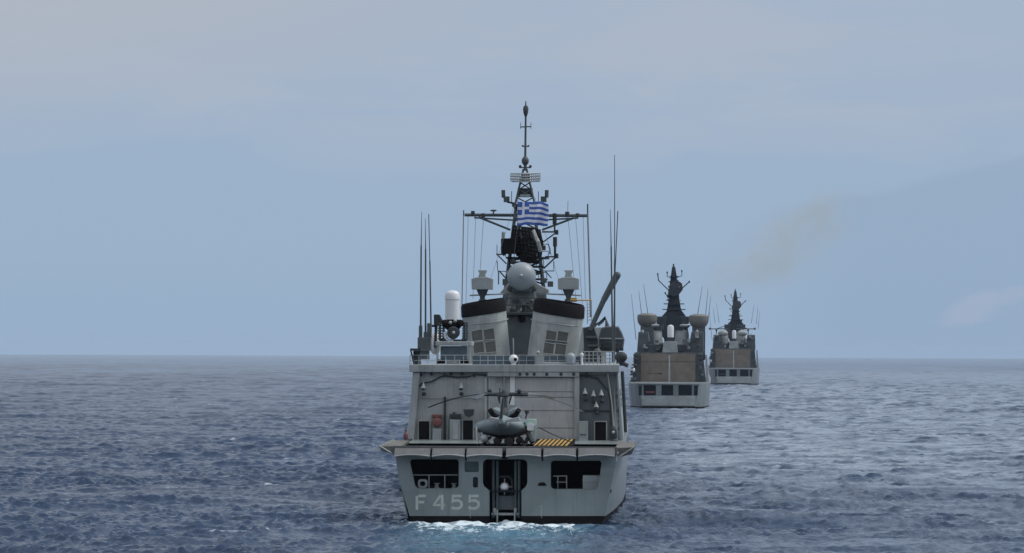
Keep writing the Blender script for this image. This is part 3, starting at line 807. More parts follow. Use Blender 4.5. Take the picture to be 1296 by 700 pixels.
    mb.add([(6.95, 20.0, ZD), (7.3, 20.0, ZD - .2), (7.35, 40.3, 4.8), (6.95, 40.3, 4.8), (6.6, 20, 9.2), (6.9, 20, 9.2), (6.95, 40.3, 9.2), (6.6, 40.3, 9.2)],
           [(0, 1, 5, 4), (1, 2, 6, 5), (2, 3, 7, 6), (3, 0, 4, 7), (0, 3, 2, 1), (4, 5, 6, 7)])
    part(mb, 'waist_plating', 'pale')
    mb = MB(); mb.tube([P(787.5, 470, 34), P(789.5, 505, 34), (P(792.5, 560, 34))], .12, 8); part(mb, 'ladder_trunk', 'dark', smooth=True)
    for py, s_ in ((497, 23), (507, 24), (512, 23)):
        mb = MB(); q = P(787, py, s_); mb.lathe((q[0] - .3, s_, q[2]), (0, 1, 0), [(0, .1), (.05, .32), (1.2, .32), (1.25, .1)], 14); part(mb, 'liferaft_canister', 'grey', smooth=True)
    mb = MB(); rect(mb, 784, 449, 788, 463, 25, 27); q = P(786, 452, 22); mb.ball(q, .42, 1, .7, .9); mb.tube([P(784, 458, 22), P(795, 463, 22)], .14, 8)
    part(mb, 'signal_lamp_platform', 'dark', smooth=True)

    # ---- hangar roof deck
    RS = 21.0
    railz = lambda py, s_: P(650, py, s_)[2]
    def rail(name, x0, x1, ytop, ybot, s_, mat='grey', nst=8, mid=1, r=.025):
        mb = MB()
        for k in range(nst + 1):
            x = x0 + (x1 - x0) * k / nst; mb.tube([P(x, ybot, s_), P(x, ytop, s_)], r, 5)
        for k in range(mid + 1):
            y = ytop + (ybot - ytop) * k / (mid + 1); mb.tube([P(x0, y, s_), P(x1, y, s_)], r * .8, 5)
        return part(mb, name, mat)
    rail('guard_rail', 519, 598, 449.5, 463, RS - .6, 'grey', 7)
    rail('guard_rail', 735, 777, 445, 463, RS - .6, 'grey', 8, 3, .032)
    rail('guard_rail', 598, 735, 449.5, 463, RS - .6, 'grey', 14)
    mb = MB(); rect(mb, 598.5, 450.5, 735, 463, RS - .5, RS - .45); part(mb, 'canvas_dodger', 'tarp')
    mb = MB(); rect(mb, 686.5, 458, 733, 464, RS - .95, RS - .68); part(mb, 'winch_housing', 'grey', bevel=.03)
    for px in (558, 588):
        mb = MB(); rect(mb, px - 5.5, 455, px + 5, 460.5, RS, RS + .4); part(mb, 'deck_chock', 'black')
    mb = MB(); rect(mb, 519, 441, 533, 444, RS - 1.1, RS + .4); mb.tube([P(520, 444, RS - .9), P(524.5, 462, RS - .9)], .06, 6); rect(mb, 523, 444, 532, 462, RS - .2, RS + .5)
    part(mb, 'lookout_platform', 'dark')
    # domes and cameras on the rail
    c = P(650, 454.5, RS - .9); mb = MB(); mb.ball(c, .31); mb.lathe((c[0], c[1], c[2] - .55), (0, 0, 1), [(0, .18), (.3, .16)], 12); cm = part(mb, 'camera_turret', 'white', smooth=True)
    mb = MB(); mb.lathe((c[0] + .13, c[1] - .33, c[2] - .02), (0, 1, 0), [(0, .11), (.1, .12)], 12); part(mb, 'lens', 'black', cm)
    mb = MB(); mb.tube([(c[0], c[1], c[2] + .25), P(649.5, 428, RS - .9)], .035, 6, r2=.05); part(mb, 'camera_mast', 'pale', cm)
    c = P(722.5, 452.5, RS - .9); mb = MB(); mb.lathe((c[0], c[1], c[2] - .42), (0, 0, 1), [(0, .31), (.45, .32), (.6, .27), (.7, .16), (.74, .02)], 18); part(mb, 'antenna_dome', 'radome', smooth=True)
    c = P(683, 452, RS - .9); mb = MB(); mb.box(c[0] - .3, c[0] + .3, c[1] - .2, c[1] + .2, c[2] - .5, c[2] + .05); mb.ball((c[0] - .12, c[1], c[2] + .3), .14); part(mb, 'signal_lamp', 'pale', smooth=True)
    c = P(736.5, 449.5, RS - .9); mb = MB(); mb.ball(c, .12, 1, 1, 1.4); mb.tube([c, (c[0], c[1], c[2] - .7)], .08, 6); part(mb, 'signal_lamp', 'white', smooth=True)

    # ---- close-in gun system on its platform
    GS = 27.0
    mb = MB(); rect(mb, 551, 432, 597, 437.5, GS - 1.5, GS + 2.2)
    for px in (552.2, 593.5):
        for s_ in (GS - 1.4, GS + 2): 
            q = P(px, 437, s_); mb.box(q[0], q[0] + .15, s_, s_ + .15, 9.3, q[2] + .2)
    pl = part(mb, 'gun_platform', 'grey', bevel=.03)
    mb = MB(); poly(mb, rrect(557.5, 438, 591, 455, 1), GS - 1.2, GS - 1.0); part(mb, 'equipment_screen', 'tarp', pl)
    mb = MB(); rect(mb, 565, 455, 581, 462, GS - 1.1, GS + 1); part(mb, 'pedestal', 'grey', pl)
    g1 = Frame.P(fr, 572.5, 404, GS)
    gun = MB(); rect(gun, 556, 429.5, 590, 432, GS - .4, GS + .8)
    for (a_, b_, c_, d_) in ((554, 408, 562.5, 431), (584.5, 408, 592, 431)):
        for k in range(7): rect(gun, a_, b_ + k * 3.3, c_, b_ + k * 3.3 + 1.7, GS - .5, GS + .8)
        rect(gun, a_ + 1.2, b_, a_ + 3, d_, GS - .55, GS + .85); rect(gun, c_ - 2.5, b_, c_ - 1, d_, GS - .55, GS + .85)
    gm = part(gun, 'close_in_gun', 'mast')
    r_ = fr.m(9.4, GS)
    z0 = P(572, 404.5, GS)[2]; z1 = P(572, 367.5, GS)[2]; hh = z1 - z0
    mb = MB(); mb.lathe((g1[0], GS, z0), (0, 0, 1), [(0, r_ * .96), (hh * .68, r_ * .96), (hh * .69, r_ * 1.04), (hh * .72, r_ * 1.04), (hh * .86, r_ * .98), (hh * .93, r_ * .86), (hh * .98, r_ * .6), (hh, .05)], 28)
    part(mb, 'radar_dome', 'white', gm, smooth=True)
    mb = MB(); c = P(573, 411, GS); mb.ball(c, .62, 1, 1, .75); c2 = P(563, 409, GS - .6); mb.ball(c2, .25); mb.ball(P(583, 409, GS - .6), .25)
    part(mb, 'search_antenna', 'black', gm, smooth=True)
    mb = MB(); c = P(573.5, 422, GS - 1.0); mb.lathe((c[0], GS - 1.2, c[2]), (0, 1, .1), [(0, .2), (.05, .42), (.9, .45), (1.2, .3)], 18); part(mb, 'ammunition_drum', 'dark', gm, smooth=True)
    mb = MB(); mb.ball(P(570, 408.5, GS - .7), .13); mb.ball(P(576, 406, GS - .7), .12); mb.ball(P(574, 421, GS - 1.35), .11); part(mb, 'mount_fitting', 'pale', gm, smooth=True)
    mb = MB(); V = [P(563, 420, GS - .9), P(564, 427, GS - .9), P(568, 432, GS - .9), P(574, 432, GS - .9)]; mb.tube(V, .12, 8); part(mb, 'feed_chute', 'white', gm, smooth=True)
    # satellite dome and aerial cluster to port
    mb = MB(); c = P(551, 435, GS + 2.5); mb.ball(c, .58, .8, .8, 1.35); part(mb, 'antenna_dome', 'white', smooth=True)
    mb = MB(); rect(mb, 528.5, 427, 545, 444, 24, 25.2); rect(mb, 530, 412, 534, 428, 24.2, 24.8); rect(mb, 540.5, 409, 546, 428, 24.2, 24.8); rect(mb, 530, 444, 543, 455, 24.2, 25); rect(mb, 536, 420, 541, 428, 24.1, 24.9)
    part(mb, 'antenna_tuner', 'mast', bevel=.03)
    mb = MB(); poly(mb, [(549, 398), (556, 398), (560, 406), (556, 412), (549, 411)], 28.5, 29.5); mb.tube([P(552, 411, 29), P(551, 440, 29)], .12, 6); rect(mb, 545, 411, 552, 414, 28.8, 29.2)
    part(mb, 'jammer_antenna', 'dark', bevel=.04)
    def whip(pts, s_, r1, r2, nm='whip_antenna', mat='mast'):
        mb = MB(); q = [P(x, y, s_) for x, y in pts]
        mb.tube(q[:2], r1, 7, r2=r1 * .75)
        if len(q) > 2: mb.tube(q[1:], r1 * .55, 6, r2=r2)
        return part(mb, nm, mat, smooth=True)
    whip([(532.3, 440), (533, 311), (533.6, 268)], 24.4, .07, .015)
    whip([(538.6, 440), (538.6, 315), (538.2, 276)], 24.6, .07, .015)
    whip([(545.5, 412), (544, 330), (542.5, 271)], 24.8, .06, .03)
    whip([(775.5, 458), (773.5, 312), (772.6, 265)], 24.5, .07, .015)
    whip([(777.5, 458), (778, 330), (778, 196)], 25.0, .07, .02)
    whip([(776, 458), (778.6, 345), (782, 267)], 25.5, .06, .035)

    # ---- funnels
    FS = 47.0
    def funnel(ctop, cbot, hw_t, hw_b, captop, capbot, tilt, vents, lean):
        # centreline in photo pixels; each ring is an ellipse whose plane tilts with the funnel
        def ring(cx, cy, hw, tl, dep=1.15, n=36):
            c = P(cx, cy, FS); rx = fr.m(hw, FS); out = []
            for j in range(n):
                t = 2 * math.pi * j / n
                # superellipse plan
                ct, st_ = math.cos(t), math.sin(t)
                ex = math.copysign(abs(ct) ** .88, ct) * rx; ey = math.copysign(abs(st_) ** .88, st_) * rx * dep
                out.append((c[0] + ex, FS + ey + 1.0, c[2] + ex * tl + ey * .06))
            return out
        mb = MB()
        mb.loft([ring(cbot[0], cbot[1], hw_b, 0), ring((cbot[0] * .5 + capbot[0] * .5), (cbot[1] + capbot[1]) / 2, (hw_b + hw_t) / 2, tilt * .5), ring(capbot[0], capbot[1], hw_t, tilt)])
        fn = part(mb, 'funnel', 'grey', smooth=True)
        mb = MB()
        mb.loft([ring(capbot[0], capbot[1] - .2, hw_t * 1.03, tilt), ring(captop[0], captop[1] + 3, hw_t * 1.0, tilt * 1.0), ring(captop[0], captop[1], hw_t * .95, tilt * 1.0), ring(captop[0], captop[1], hw_t * .9, tilt), ring(captop[0], captop[1] + 12, hw_t * .86, tilt)])
        part(mb, 'soot_cap', 'black', fn, smooth=True)
        mb = MB(); rg = ring(capbot[0] - (capbot[0] - cbot[0]) * .25, capbot[1] + 10, hw_t * 1.015, tilt * .8); mb.tube(rg + [rg[0]], .03, 5)
        part(mb, 'grab_rail', 'grey', fn, smooth=True)
        for k, (x0, y0, x1, y1) in enumerate(vents):
            mb = MB(); sh = lean * (y1 - y0); s_ = FS + 1.0 - fr.m(hw_b, FS) * 1.2 - .2
            dx_ = (x1 - x0)
            poly(mb, [(x0 + sh, y0 + tilt * -dx_ * .0), (x1 + sh, y0 - tilt * dx_ * 1.2 + 0), (x1, y1 - tilt * dx_ * .6), (x0, y1)], s_, s_ + 1.0)
            v_ = part(mb, 'vent', 'vent', fn)
            mb = MB()
            poly(mb, [(x0 + sh - 1, y0 - 1), (x1 + sh + 1, y0 - 1 - tilt * dx_ * 1.2), (x1 + 1, y1 + 1 - tilt * dx_ * .6), (x0 - 1, y1 + 1)], s_ - .04, s_ + .9,
                 [[(x0 + sh, y0), (x1 + sh, y0 - tilt * dx_ * 1.2), (x1, y1 - tilt * dx_ * .6), (x0, y1)]])
            part(mb, 'vent_frame', 'grey', v_)
        return fn
    funnel((611, 380), (621, 462), 28, 25.5, (610.5, 381), (612, 397), .16,
           [(598, 419.5, 611, 431.5), (613.5, 418, 626, 430), (600, 434.5, 613, 447), (615.5, 433.5, 628, 446)], -.12)
    funnel((708, 380), (697, 462), 32, 31.5, (708, 381.5), (706.5, 398), -.15,
           [(690.5, 418, 703, 429.5), (705, 419, 717.5, 431), (687.5, 433.5, 700, 446.5), (702, 434.5, 715, 448)], .14)
    # ---- tower between the funnels with the dome
    TS = 55.0
    mb = MB(); poly(mb, [(636, 470), (639, 400), (680, 400), (688, 470)], TS - .6, TS + 5); lowt = part(mb, 'shaded_tower_base', 'mast', bevel=.06)  # dark tone paints the shadow between the funnels
    mb = MB(); poly(mb, [(639, 399.8), (640, 392), (646, 366), (676, 366), (682, 392), (683, 399.8)], TS, TS + 4.9)
    tw = part(mb, 'radar_tower', paint('tower_grey_paint', (0.20, 0.215, 0.21), .6, .2, .5, 1, .2), bevel=.06)
    mb = MB(); poly(mb, [(632, 372), (640, 362), (650, 352), (672, 352), (682, 360), (694, 366), (694, 372)], TS + .5, TS + 4.5)
    part(mb, 'tower_head', 'grey', tw, bevel=.06)
    for y_, xa_, xb_ in ((377, 641, 676), (386, 640, 678), (396, 639, 680)):
        mb = MB(); mb.tube([P(xa_, y_, TS - 1), P(xb_, y_, TS - 1)], .05, 6)
        for k in range(4): x = xa_ + (xb_ - xa_) * k / 3; mb.tube([P(x, y_, TS - 1), P(x, y_ + 9, TS - 1)], .035, 5)
        part(mb, 'tower_rail', 'mast', tw)
    mb = MB(); poly(mb, [(640, 396), (679, 396), (679, 398.5), (640, 398.5)], TS - 1.2, TS); part(mb, 'tower_gallery', 'dark', tw)
    rnd = random.Random(3)
    for k in range(24):
        x = rnd.uniform(642, 676); y = rnd.uniform(378, 395); w_ = rnd.uniform(1.5, 4.5); h_ = rnd.uniform(2, 6)
        mb = MB(); rect(mb, x, y, x + w_, y + h_, TS - rnd.uniform(.3, .9), TS - .01); part(mb, 'equipment_box', rnd.choice(['pale', 'dark', 'bright', 'mast']), tw, bevel=.02)
    mb = MB(); c = P(661, 404, TS - .6); mb.lathe((c[0], TS - .8, c[2]), (0, 1, 0), [(0, .2), (.2, .28), (.8, .28)], 16); part(mb, 'searchlight', 'black', tw, smooth=True)
    rd = fr.m(18.3, TS - 1.5)
    c = P(660, 350, TS - 1.5)
    prof = [(0.0, .01), (.012, .12 * rd), (.05 * rd, .3 * rd), (.14 * rd, .55 * rd), (.28 * rd, .76 * rd), (.5 * rd, .92 * rd), (.8 * rd, rd), (1.2 * rd, .97 * rd), (1.6 * rd, .78 * rd), (1.9 * rd, .4 * rd)]
    mb = MB(); mb.lathe((c[0], TS - 1.5 - .6 * rd, c[2]), (0, 1, 0), prof, 36); dome = part(mb, 'tracking_radar_dome', 'radome', smooth=True)
    mb = MB(); mb.ball((c[0], TS - 1.52 - .6 * rd, c[2] + .05), .13); part(mb, 'dome_tip', 'bright', dome, smooth=True)
    mb = MB(); mb.tube([(c[0] - .7, TS - .9, c[2] - .6), P(645, 366, TS)], .22, 8); mb.tube([(c[0] + .7, TS - .9, c[2] - .6), P(676, 366, TS)], .22, 8); rect(mb, 648, 360, 673, 369, TS - 1.4, TS + .5); part(mb, 'dome_yoke', 'mast', dome, smooth=True)
    # ---- jammer heads beside the tower
    for cx, sgn in ((610.5, -1), (719.5, 1)):
        mb = MB(); mb.lathe(P(cx, 379, TS), (0, 0, 1), [(0, .2), (.2, .2), (.45, .34), (.85, .5)], 14)
        z_ = P(cx, 366.5, TS)[2]; c = P(cx, 366, TS)
        jm = part(mb, 'jammer_head', 'mast', smooth=True)
        mb = MB(); hw = fr.m(13.6, TS); z2 = P(cx, 353, TS)[2]
        mb.prism([(c[0] - hw * .96, z_), (c[0] + hw * .96, z_), (c[0] + hw, z2), (c[0] + hw * .5, z2 + .12), (c[0] - hw * .5, z2 + .12), (c[0] - hw, z2)], TS - .7, TS + .9)
        part(mb, 'jammer_casing', 'pale', jm, bevel=.05)
        mb = MB(); z3 = P(cx, 342, TS)[2]; q = fr.m(1, TS)
        mb.prism([(c[0] - 5.2 * q, z2 + .122), (c[0] + 5.2 * q, z2 + .122), (c[0] + 3.6 * q, (z2 + z3) / 2), (c[0] + 6 * q, z3), (c[0] - 6 * q, z3), (c[0] - 3.6 * q, (z2 + z3) / 2 + .1)], TS - .3, TS + .4)
        part(mb, 'jammer_cap', 'grey', jm, bevel=.03)
        mb = MB(); mb.tube([P(cx, 379, TS), (P(cx, 379, TS)[0] * .9, TS, 9.3)], .3, 10); part(mb, 'jammer_pedestal', 'mast', jm, smooth=True)
        mb = MB(); mb.tube([P(cx - 16 * -sgn, 374, TS), P(cx + (sgn * -28), 372, TS)], .06, 6); part(mb, 'strut', 'grey', jm)
    mb = MB(); mb.tube([P(722, 380, 48), P(749, 380, 48)], .05, 6); mb.box(P(722, 380, 48)[0], P(730, 380, 48)[0], 48, 48.3, P(722, 382, 48)[2], P(722, 377, 48)[2]); part(mb, 'derrick_spar', 'yellow')
    mb = MB()
    for px in (743, 748.5): mb.tube([P(px, 381, 50), P(px + .5, 410, 50)], .03, 5)
    for k in range(6): mb.tube([P(743, 385 + k * 4, 50), P(749, 385 + k * 4, 50)], .025, 5)
    part(mb, 'ladder', 'pale')

    # ---- main mast
    MS = 72.0
    mp = lambda px, py, ds=0: P(px, py, MS + ds)
    mb = MB()
    legs = [((638, 372), (653, 262)), ((690, 372), (676, 262))]
    for (a_, b_) in legs:
        for ds in (-1.6, 1.6):
            mb.tube([mp(a_[0], a_[1] + 10, ds), mp(b_[0], b_[1], ds * .3)], .17, 8, r2=.13)
    ysn = [360, 345, 332, 318, 304, 290, 276]
    for y0, y1 in zip(ysn[:-1], ysn[1:]):
        f0, f1 = (372 - y0) / 110, (372 - y1) / 110
        l0, l1 = 638 + 15 * f0, 638 + 15 * f1; r0_, r1_ = 690 - 14 * f0, 690 - 14 * f1
        for ds in (-1, 1):
            mb.tube([mp(l0, y0, ds), mp(r1_, y1, ds)], .07, 6); mb.tube([mp(r0_, y0, ds), mp(l1, y1, ds)], .07, 6); mb.tube([mp(l1, y1, ds), mp(r1_, y1, ds)], .08, 6)
    mast = part(mb, 'mast', 'mast', smooth=True)
    q = lambda mb, name, mat='mast', **k: part(mb, name, mat, mast, **k)
    # dark antenna mass below the yard
    mb = MB(); poly(mb, [(634, 302), (653, 301), (653, 321), (634, 321)], MS - 3, MS - 1.6); mb.box(*[mp(638, 300)[0], mp(640, 300)[0]], MS - 2.6, MS - 2, mp(638, 325)[2], mp(638, 296)[2]); q(mb, 'equipment_cabinet', 'black', bevel=.05)
    mb = MB(); mb.lathe(mp(637, 302, -2.5), (0, 0, 1), [(0, .14), (.5, .14), (.6, .05)], 10); q(mb, 'beacon', 'pale', smooth=True)
    # large search radar seen edge-on: curved lattice reflector
    mb = MB()
    for i in range(9):
        yy = 288 + i * 4.6
        hw = 20 - abs(i - 4) * 1.2
        pts = []
        for k in range(9):
            t = -1 + 2 * k / 8; pts.append(mp(667 + hw * t + (i - 4) * .6, yy + 1.5 * t, -2.6 + 1.1 * t * t))
        mb.tube(pts, .075, 5)
    for k in range(9):
        t = -1 + 2 * k / 8
        mb.tube([mp(667 + 15 * t - 2.4, 288 + 1.5 * t, -2.6 + 1.1 * t * t), mp(667 + 20 * t, 306, -2.5 + 1.1 * t * t), mp(667 + 15 * t + 2.4, 325 + 1.5 * t, -2.6 + 1.1 * t * t)], .07, 5)
    rfl = q(mb, 'search_radar', 'black')
    mb = MB(); poly(mb, [(650, 290), (684, 290), (688, 312), (680, 324), (655, 324), (648, 308)], MS - 1.4, MS - .4); part(mb, 'radar_backing', 'dark', rfl)
    mb = MB(); poly(mb, [(655, 324), (681, 324), (676, 333), (660, 333)], MS - 2.4, MS - .6); part(mb, 'radar_turntable', 'black', rfl, bevel=.05)
    mb = MB(); mb.tube([mp(675, 292, -3), mp(681, 306, -3.6), mp(684, 318, -3.2)], .16, 8); part(mb, 'feed_horn', 'pale', rfl, smooth=True)
    for k in range(16):
        x = rnd.uniform(645, 686); y = rnd.uniform(284, 345); mb = MB()
        if k % 2: rect(mb, x, y, x + rnd.uniform(2, 5), y + rnd.uniform(2, 6), MS - rnd.uniform(2.4, 3.2), MS - 1.2); q(mb, 'equipment_box', rnd.choice(['dark', 'mast', 'black', 'brown']), bevel=.03)
        else: mb.tube([mp(x, y, -2.6), mp(x + rnd.uniform(-9, 9), y + rnd.uniform(-9, 9), -2.2)], .05, 6); q(mb, 'aerial_arm', 'mast')
    # platforms
    for (xa_, xb_, y_) in ((644, 688, 336), (640, 694, 325), (641, 692, 352)):
        mb = MB(); rect(mb, xa_, y_, xb_, y_ + 1.8, MS - 2.0, MS + 2); 
        for k in range(6): x = xa_ + (xb_ - xa_) * k / 5; mb.tube([mp(x, y_, -2), mp(x, y_ - 7, -2)], .03, 5)
        mb.tube([mp(xa_, y_ - 7, -2), mp(xb_, y_ - 7, -2)], .03, 5)
        q(mb, 'mast_platform', 'dark')
    # yard
    mb = MB(); mb.tube([mp(588, 272), mp(744, 273)], .13, 8); mb.tube([mp(600, 275.5), mp(655, 279)], .07, 6); mb.tube([mp(676, 279), mp(732, 276)], .07, 6)
    yd = q(mb, 'yardarm', smooth=True)
    mb = MB(); mb.tube([mp(606, 275), mp(646, 291)], .09, 6); part(mb, 'yard_brace', 'mast', yd); mb = MB(); mb.tube([mp(726, 276), mp(686, 291)], .09, 6); part(mb, 'yard_brace', 'mast', yd)
    for (px, py0, py1, r_) in ((598.5, 267, 273, .16), (611.5, 270, 275, .17), (718, 268, 275, .18), (731, 270, 274, .15)):
        mb = MB(); mb.tube([mp(px, py1), mp(px, py0)], r_, 8); part(mb, 'yard_lamp', 'dark', yd, smooth=True)
    mb = MB(); mb.tube([mp(624.5, 273), mp(624.5, 267)], .06, 6); mb.ball(mp(624.5, 266.5), .28, 1, 1, .3, 12); part(mb, 'disc_antenna', 'mast', yd, smooth=True)
    mb = MB(); mb.tube([mp(743.8, 275), mp(743.8, 258)], .06, 6); part(mb, 'yard_pole', 'mast', yd); mb = MB(); mb.tube([mp(586.8, 273), mp(586.8, 266)], .05, 6); part(mb, 'yard_pole', 'mast', yd)
    mb = MB(); mb.tube([mp(718.5, 270), mp(719, 254)], .02, 5); part(mb, 'yard_pole', 'mast', yd)
    # rigging wires down to the deck
    for (xa_, ya, xb_, yb_, r_, s_) in ((586.6, 273, 584.5, 395, .045, 55), (592.5, 274, 589.5, 395, .018, 55), (602, 274, 598.5, 378, .018, 58), (612, 275, 607.5, 345, .02, 60),
                                  (743.9, 273, 747.5, 400, .07, 55), (738, 274, 741, 380, .018, 58), (728.5, 275, 737, 385, .018, 58), (719, 276, 729, 380, .018, 58), (654, 250, 615, 372, .014, 60), (677, 250, 712, 372, .014, 60)):
        mb = MB(); mb.tube([mp(xa_, ya), P(xb_, yb_, s_)], r_, 5); q(mb, 'rigging_wire', 'mast')
    # side arms with slim aerials
    for (pts, r_) in (([(686, 293.5), (704, 293.5)], .07), ([(688, 306), (703, 295)], .06), ([(690, 325), (705, 325)], .07), ([(688, 340), (704, 325)], .07),
                      ([(640, 322), (628, 322)], .06), ([(641, 334), (629, 322)], .06), ([(629, 322), (629, 310)], .03), ([(644, 344), (630, 343), (629, 330)], .04),
                      ([(686, 309), (694, 309), (696, 316), (696, 322)], .06), ([(684, 343), (701, 343), (701, 331)], .05), ([(645, 358), (632, 343)], .06), ([(631, 343), (631, 360)], .05), ([(690, 343), (698, 352)], .05)):
        mb = MB(); mb.tube([mp(*p_) for p_ in pts], r_, 6); q(mb, 'aerial_arm', 'mast', smooth=True)
    for (px, y0, y1, r_) in ((702, 270, 284, .17), (702, 284, 293, .07), (702.5, 300, 312, .17), (702.5, 312, 324, .1), (704.5, 291, 297, .15), (704.5, 321, 327, .15)):
        mb = MB(); mb.tube([mp(px, y0), mp(px, y1)], r_, 8); q(mb, 'side_aerial', 'dark', smooth=True)
    for (px, py, w_, h_) in ((636, 353, 9, 8), (640, 343, 5, 5), (684, 352, 8, 6), (693, 356, 7, 7), (646, 328, 5, 6), (682, 330, 4, 6), (668, 337, 6, 5)):
        mb = MB(); rect(mb, px, py, px + w_, py + h_, MS - 2.3, MS - 1.7); q(mb, 'equipment_box', rnd.choice(['mast', 'pale', 'dark']), bevel=.03)
    # upper pyramid
    mb = MB()
    for ds in (-1, 1):
        mb.tube([mp(651, 263, ds), mp(662.5, 214, 0)], .09, 6); mb.tube([mp(678, 263, ds), mp(666.5, 214, 0)], .09, 6)
        for y0, y1 in ((262, 250), (250, 240), (240, 231), (231, 223)):
            f0, f1 = (263 - y0) / 49, (263 - y1) / 49
            mb.tube([mp(651 + 11.5 * f0, y0, ds * (1 - f0)), mp(678 - 11.5 * f1, y1, ds * (1 - f1))], .055, 5)
            mb.tube([mp(678 - 11.5 * f0, y0, ds * (1 - f0)), mp(651 + 11.5 * f1, y1, ds * (1 - f1))], .055, 5)
    up_ = q(mb, 'topmast_frame', smooth=True)
    mb = MB(); rect(mb, 655, 238, 674, 249, MS - .5, MS + .5); rect(mb, 648, 258, 681, 261, MS - 1, MS + 1); part(mb, 'topmast_platform', 'dark', up_)
    mb = MB(); rect(mb, 658, 246, 671, 249, MS - .9, MS - .55); part(mb, 'bracket', 'pale', up_)
    for sgn in (-1, 1):
        mb = MB(); cx = 664.5
        mb.tube([mp(cx + sgn * 12, 258), mp(cx + sgn * 22, 255.5), mp(cx + sgn * 27, 249)], .1, 6)
        mb.tube([mp(cx + sgn * 27.3, 250), mp(cx + sgn * 27.6, 240.5)], .16, 8)
        rect(mb, cx + sgn * 23.5 - 3.6, 248.5, cx + sgn * 23.5 + 3.6, 255.5, MS - .4, MS + .3)
        mb.tube([mp(cx + sgn * 17, 257), mp(cx + sgn * 17, 242)], .03, 5)
        part(mb, 'side_arm', 'mast', up_)
    # bar radar
    mb = MB()
    for y_ in (219.5, 223, 226.5, 229.5):
        e = 1.5 if y_ > 228 else 0
        mb.tube([mp(646 + e, y_, -1), mp(665, y_ + .3, -1.3), mp(684 - e, y_ - .3, -1)], .06, 6)
    for k in range(15):
        x = 646.5 + k * 2.64; mb.tube([mp(x, 219.5, -1.1), mp(x, 229.5, -1.1)], .045, 5)
    br = part(mb, 'bar_radar', 'bright', mast)
    mb = MB(); rect(mb, 660, 220, 670, 229, MS - .9, MS - .3); part(mb, 'radar_gearbox', 'dark', br, bevel=.04)
    mb = MB(); mb.ball(mp(664.8, 203.5), .3, 1, 1, 1.25); mb.tube([mp(664.8, 216), mp(664.8, 198)], .13, 8)
    part(mb, 'mast_ball', 'mast', mast, smooth=True)
    mb = MB(); mb.tube([mp(657, 212), mp(672, 212)], .05, 6); mb.ball(mp(658.3, 210.5), .12); mb.ball(mp(671.3, 210.5), .12); part(mb, 'mast_lights', 'dark', mast, smooth=True)
    mb = MB(); mb.tube([mp(664.8, 200), mp(665.4, 145)], .095, 8, r2=.075); pole = part(mb, 'top_pole', 'mast', mast, smooth=True)
    mb = MB(); mb.tube([mp(658.5, 160.5), mp(672.5, 160)], .05, 6)
    for x in (659, 672): mb.tube([mp(x, 163), mp(x, 155)], .025, 5)
    part(mb, 'cross_arm', 'mast', pole); mb = MB(); mb.tube([mp(661, 185), mp(669.5, 185)], .055, 6); mb.ball(mp(661.5, 184.5), .08); mb.ball(mp(669, 184.5), .08); part(mb, 'cross_arm', 'mast', pole)
    mb = MB(); mb.lathe(mp(665.4, 148.5), (0, 0, 1), [(0, .06), (.15, .12), (.4, .2), (.75, .23), (.95, .16), (1.0, .06), (1.35, .04)], 14); part(mb, 'top_beacon', 'mast', pole, smooth=True)
    mb = MB(); q2 = mp(664, 380); mb.prism([(q2[0] - 1.9, 12.6), (q2[0] + 1.9, 12.6), (q2[0] + 1.6, q2[2] + .8), (q2[0] - 1.6, q2[2] + .8)], MS - 2, MS + 2); part(mb, 'mast_foot', 'mast', mast)

    # ---- crane and launch to starboard
    mb = MB(); c = [P(747, 418, 38), P(764, 380, 38), P(781, 348.5, 38)]
    mb.tube([c[0], c[1]], .17, 8, r2=.2); mb.tube([c[1], c[2]], .22, 8, r2=.26); mb.ball(c[2], .27)
    cr = part(mb, 'crane', 'mast', smooth=True)
    mb = MB(); mb.tube([P(750, 414, 38), P(766, 402.5, 38), P(768.5, 413, 38)], .16, 8); mb.tube([P(757, 412, 38), P(764, 406, 38)], .08, 6); part(mb, 'crane_arm', 'mast', cr, smooth=True)
    mb = MB(); poly(mb, [(738, 415), (751, 412), (757, 430), (757, 458), (736, 458), (739, 440)], 38.2, 39.2); part(mb, 'crane_base', 'dark', cr, bevel=.06)
    mb = MB(); rect(mb, 741, 425, 756, 428, 37.8, 38.2); rect(mb, 744, 436, 760, 438.5, 37.8, 38.3); mb.ball(P(756, 446, 37.6), .3); part(mb, 'winch', 'mast', cr, smooth=True)
    # davit cradle carrying the launch
    mb = MB(); rect(mb, 756, 441, 789, 444, 40, 40.4); rect(mb, 759, 444, 762, 462, 40, 40.4); rect(mb, 780, 444, 783, 462, 40, 40.4); rect(mb, 756, 441, 789, 444, 45, 45.4); rect(mb, 758, 441.3, 760, 443.7, 40.3, 45.1)
    part(mb, 'boat_davit', 'dark')

    # ------------- launch (rests in the davit): its own thing
    bo = fr.empty('ship_launch')
    tag(bo, 'dark grey ship\'s launch stowed at the starboard rail under the crane boom', 'boat')
    secs = []
    for s_, f in ((39.6, .93), (40.5, 1.0), (44, 1.0), (46.5, .7), (47.6, .15)):
        base = [(757, 428), (761, 414.5), (768, 412.5), (783, 413), (787.5, 421), (790.5, 430), (789, 441), (781, 446), (765, 446), (758, 440)]
        cx, cy = 773.5, 430
        secs.append([(lambda p_: (p_[0], s_, p_[2]))(P(cx + (x - cx) * f, cy + (y - cy) * f, 40)) for x, y in base])
    hb = MB().loft(secs).build('boat_hull', M['mast'], bo, smooth=False, bevel=.08)
    mb = MB(); rect(mb, 758.5, 427.5, 789.8, 429.5, 39.5, 39.66); mb.build('rubbing_strake', M['grey'], bo)
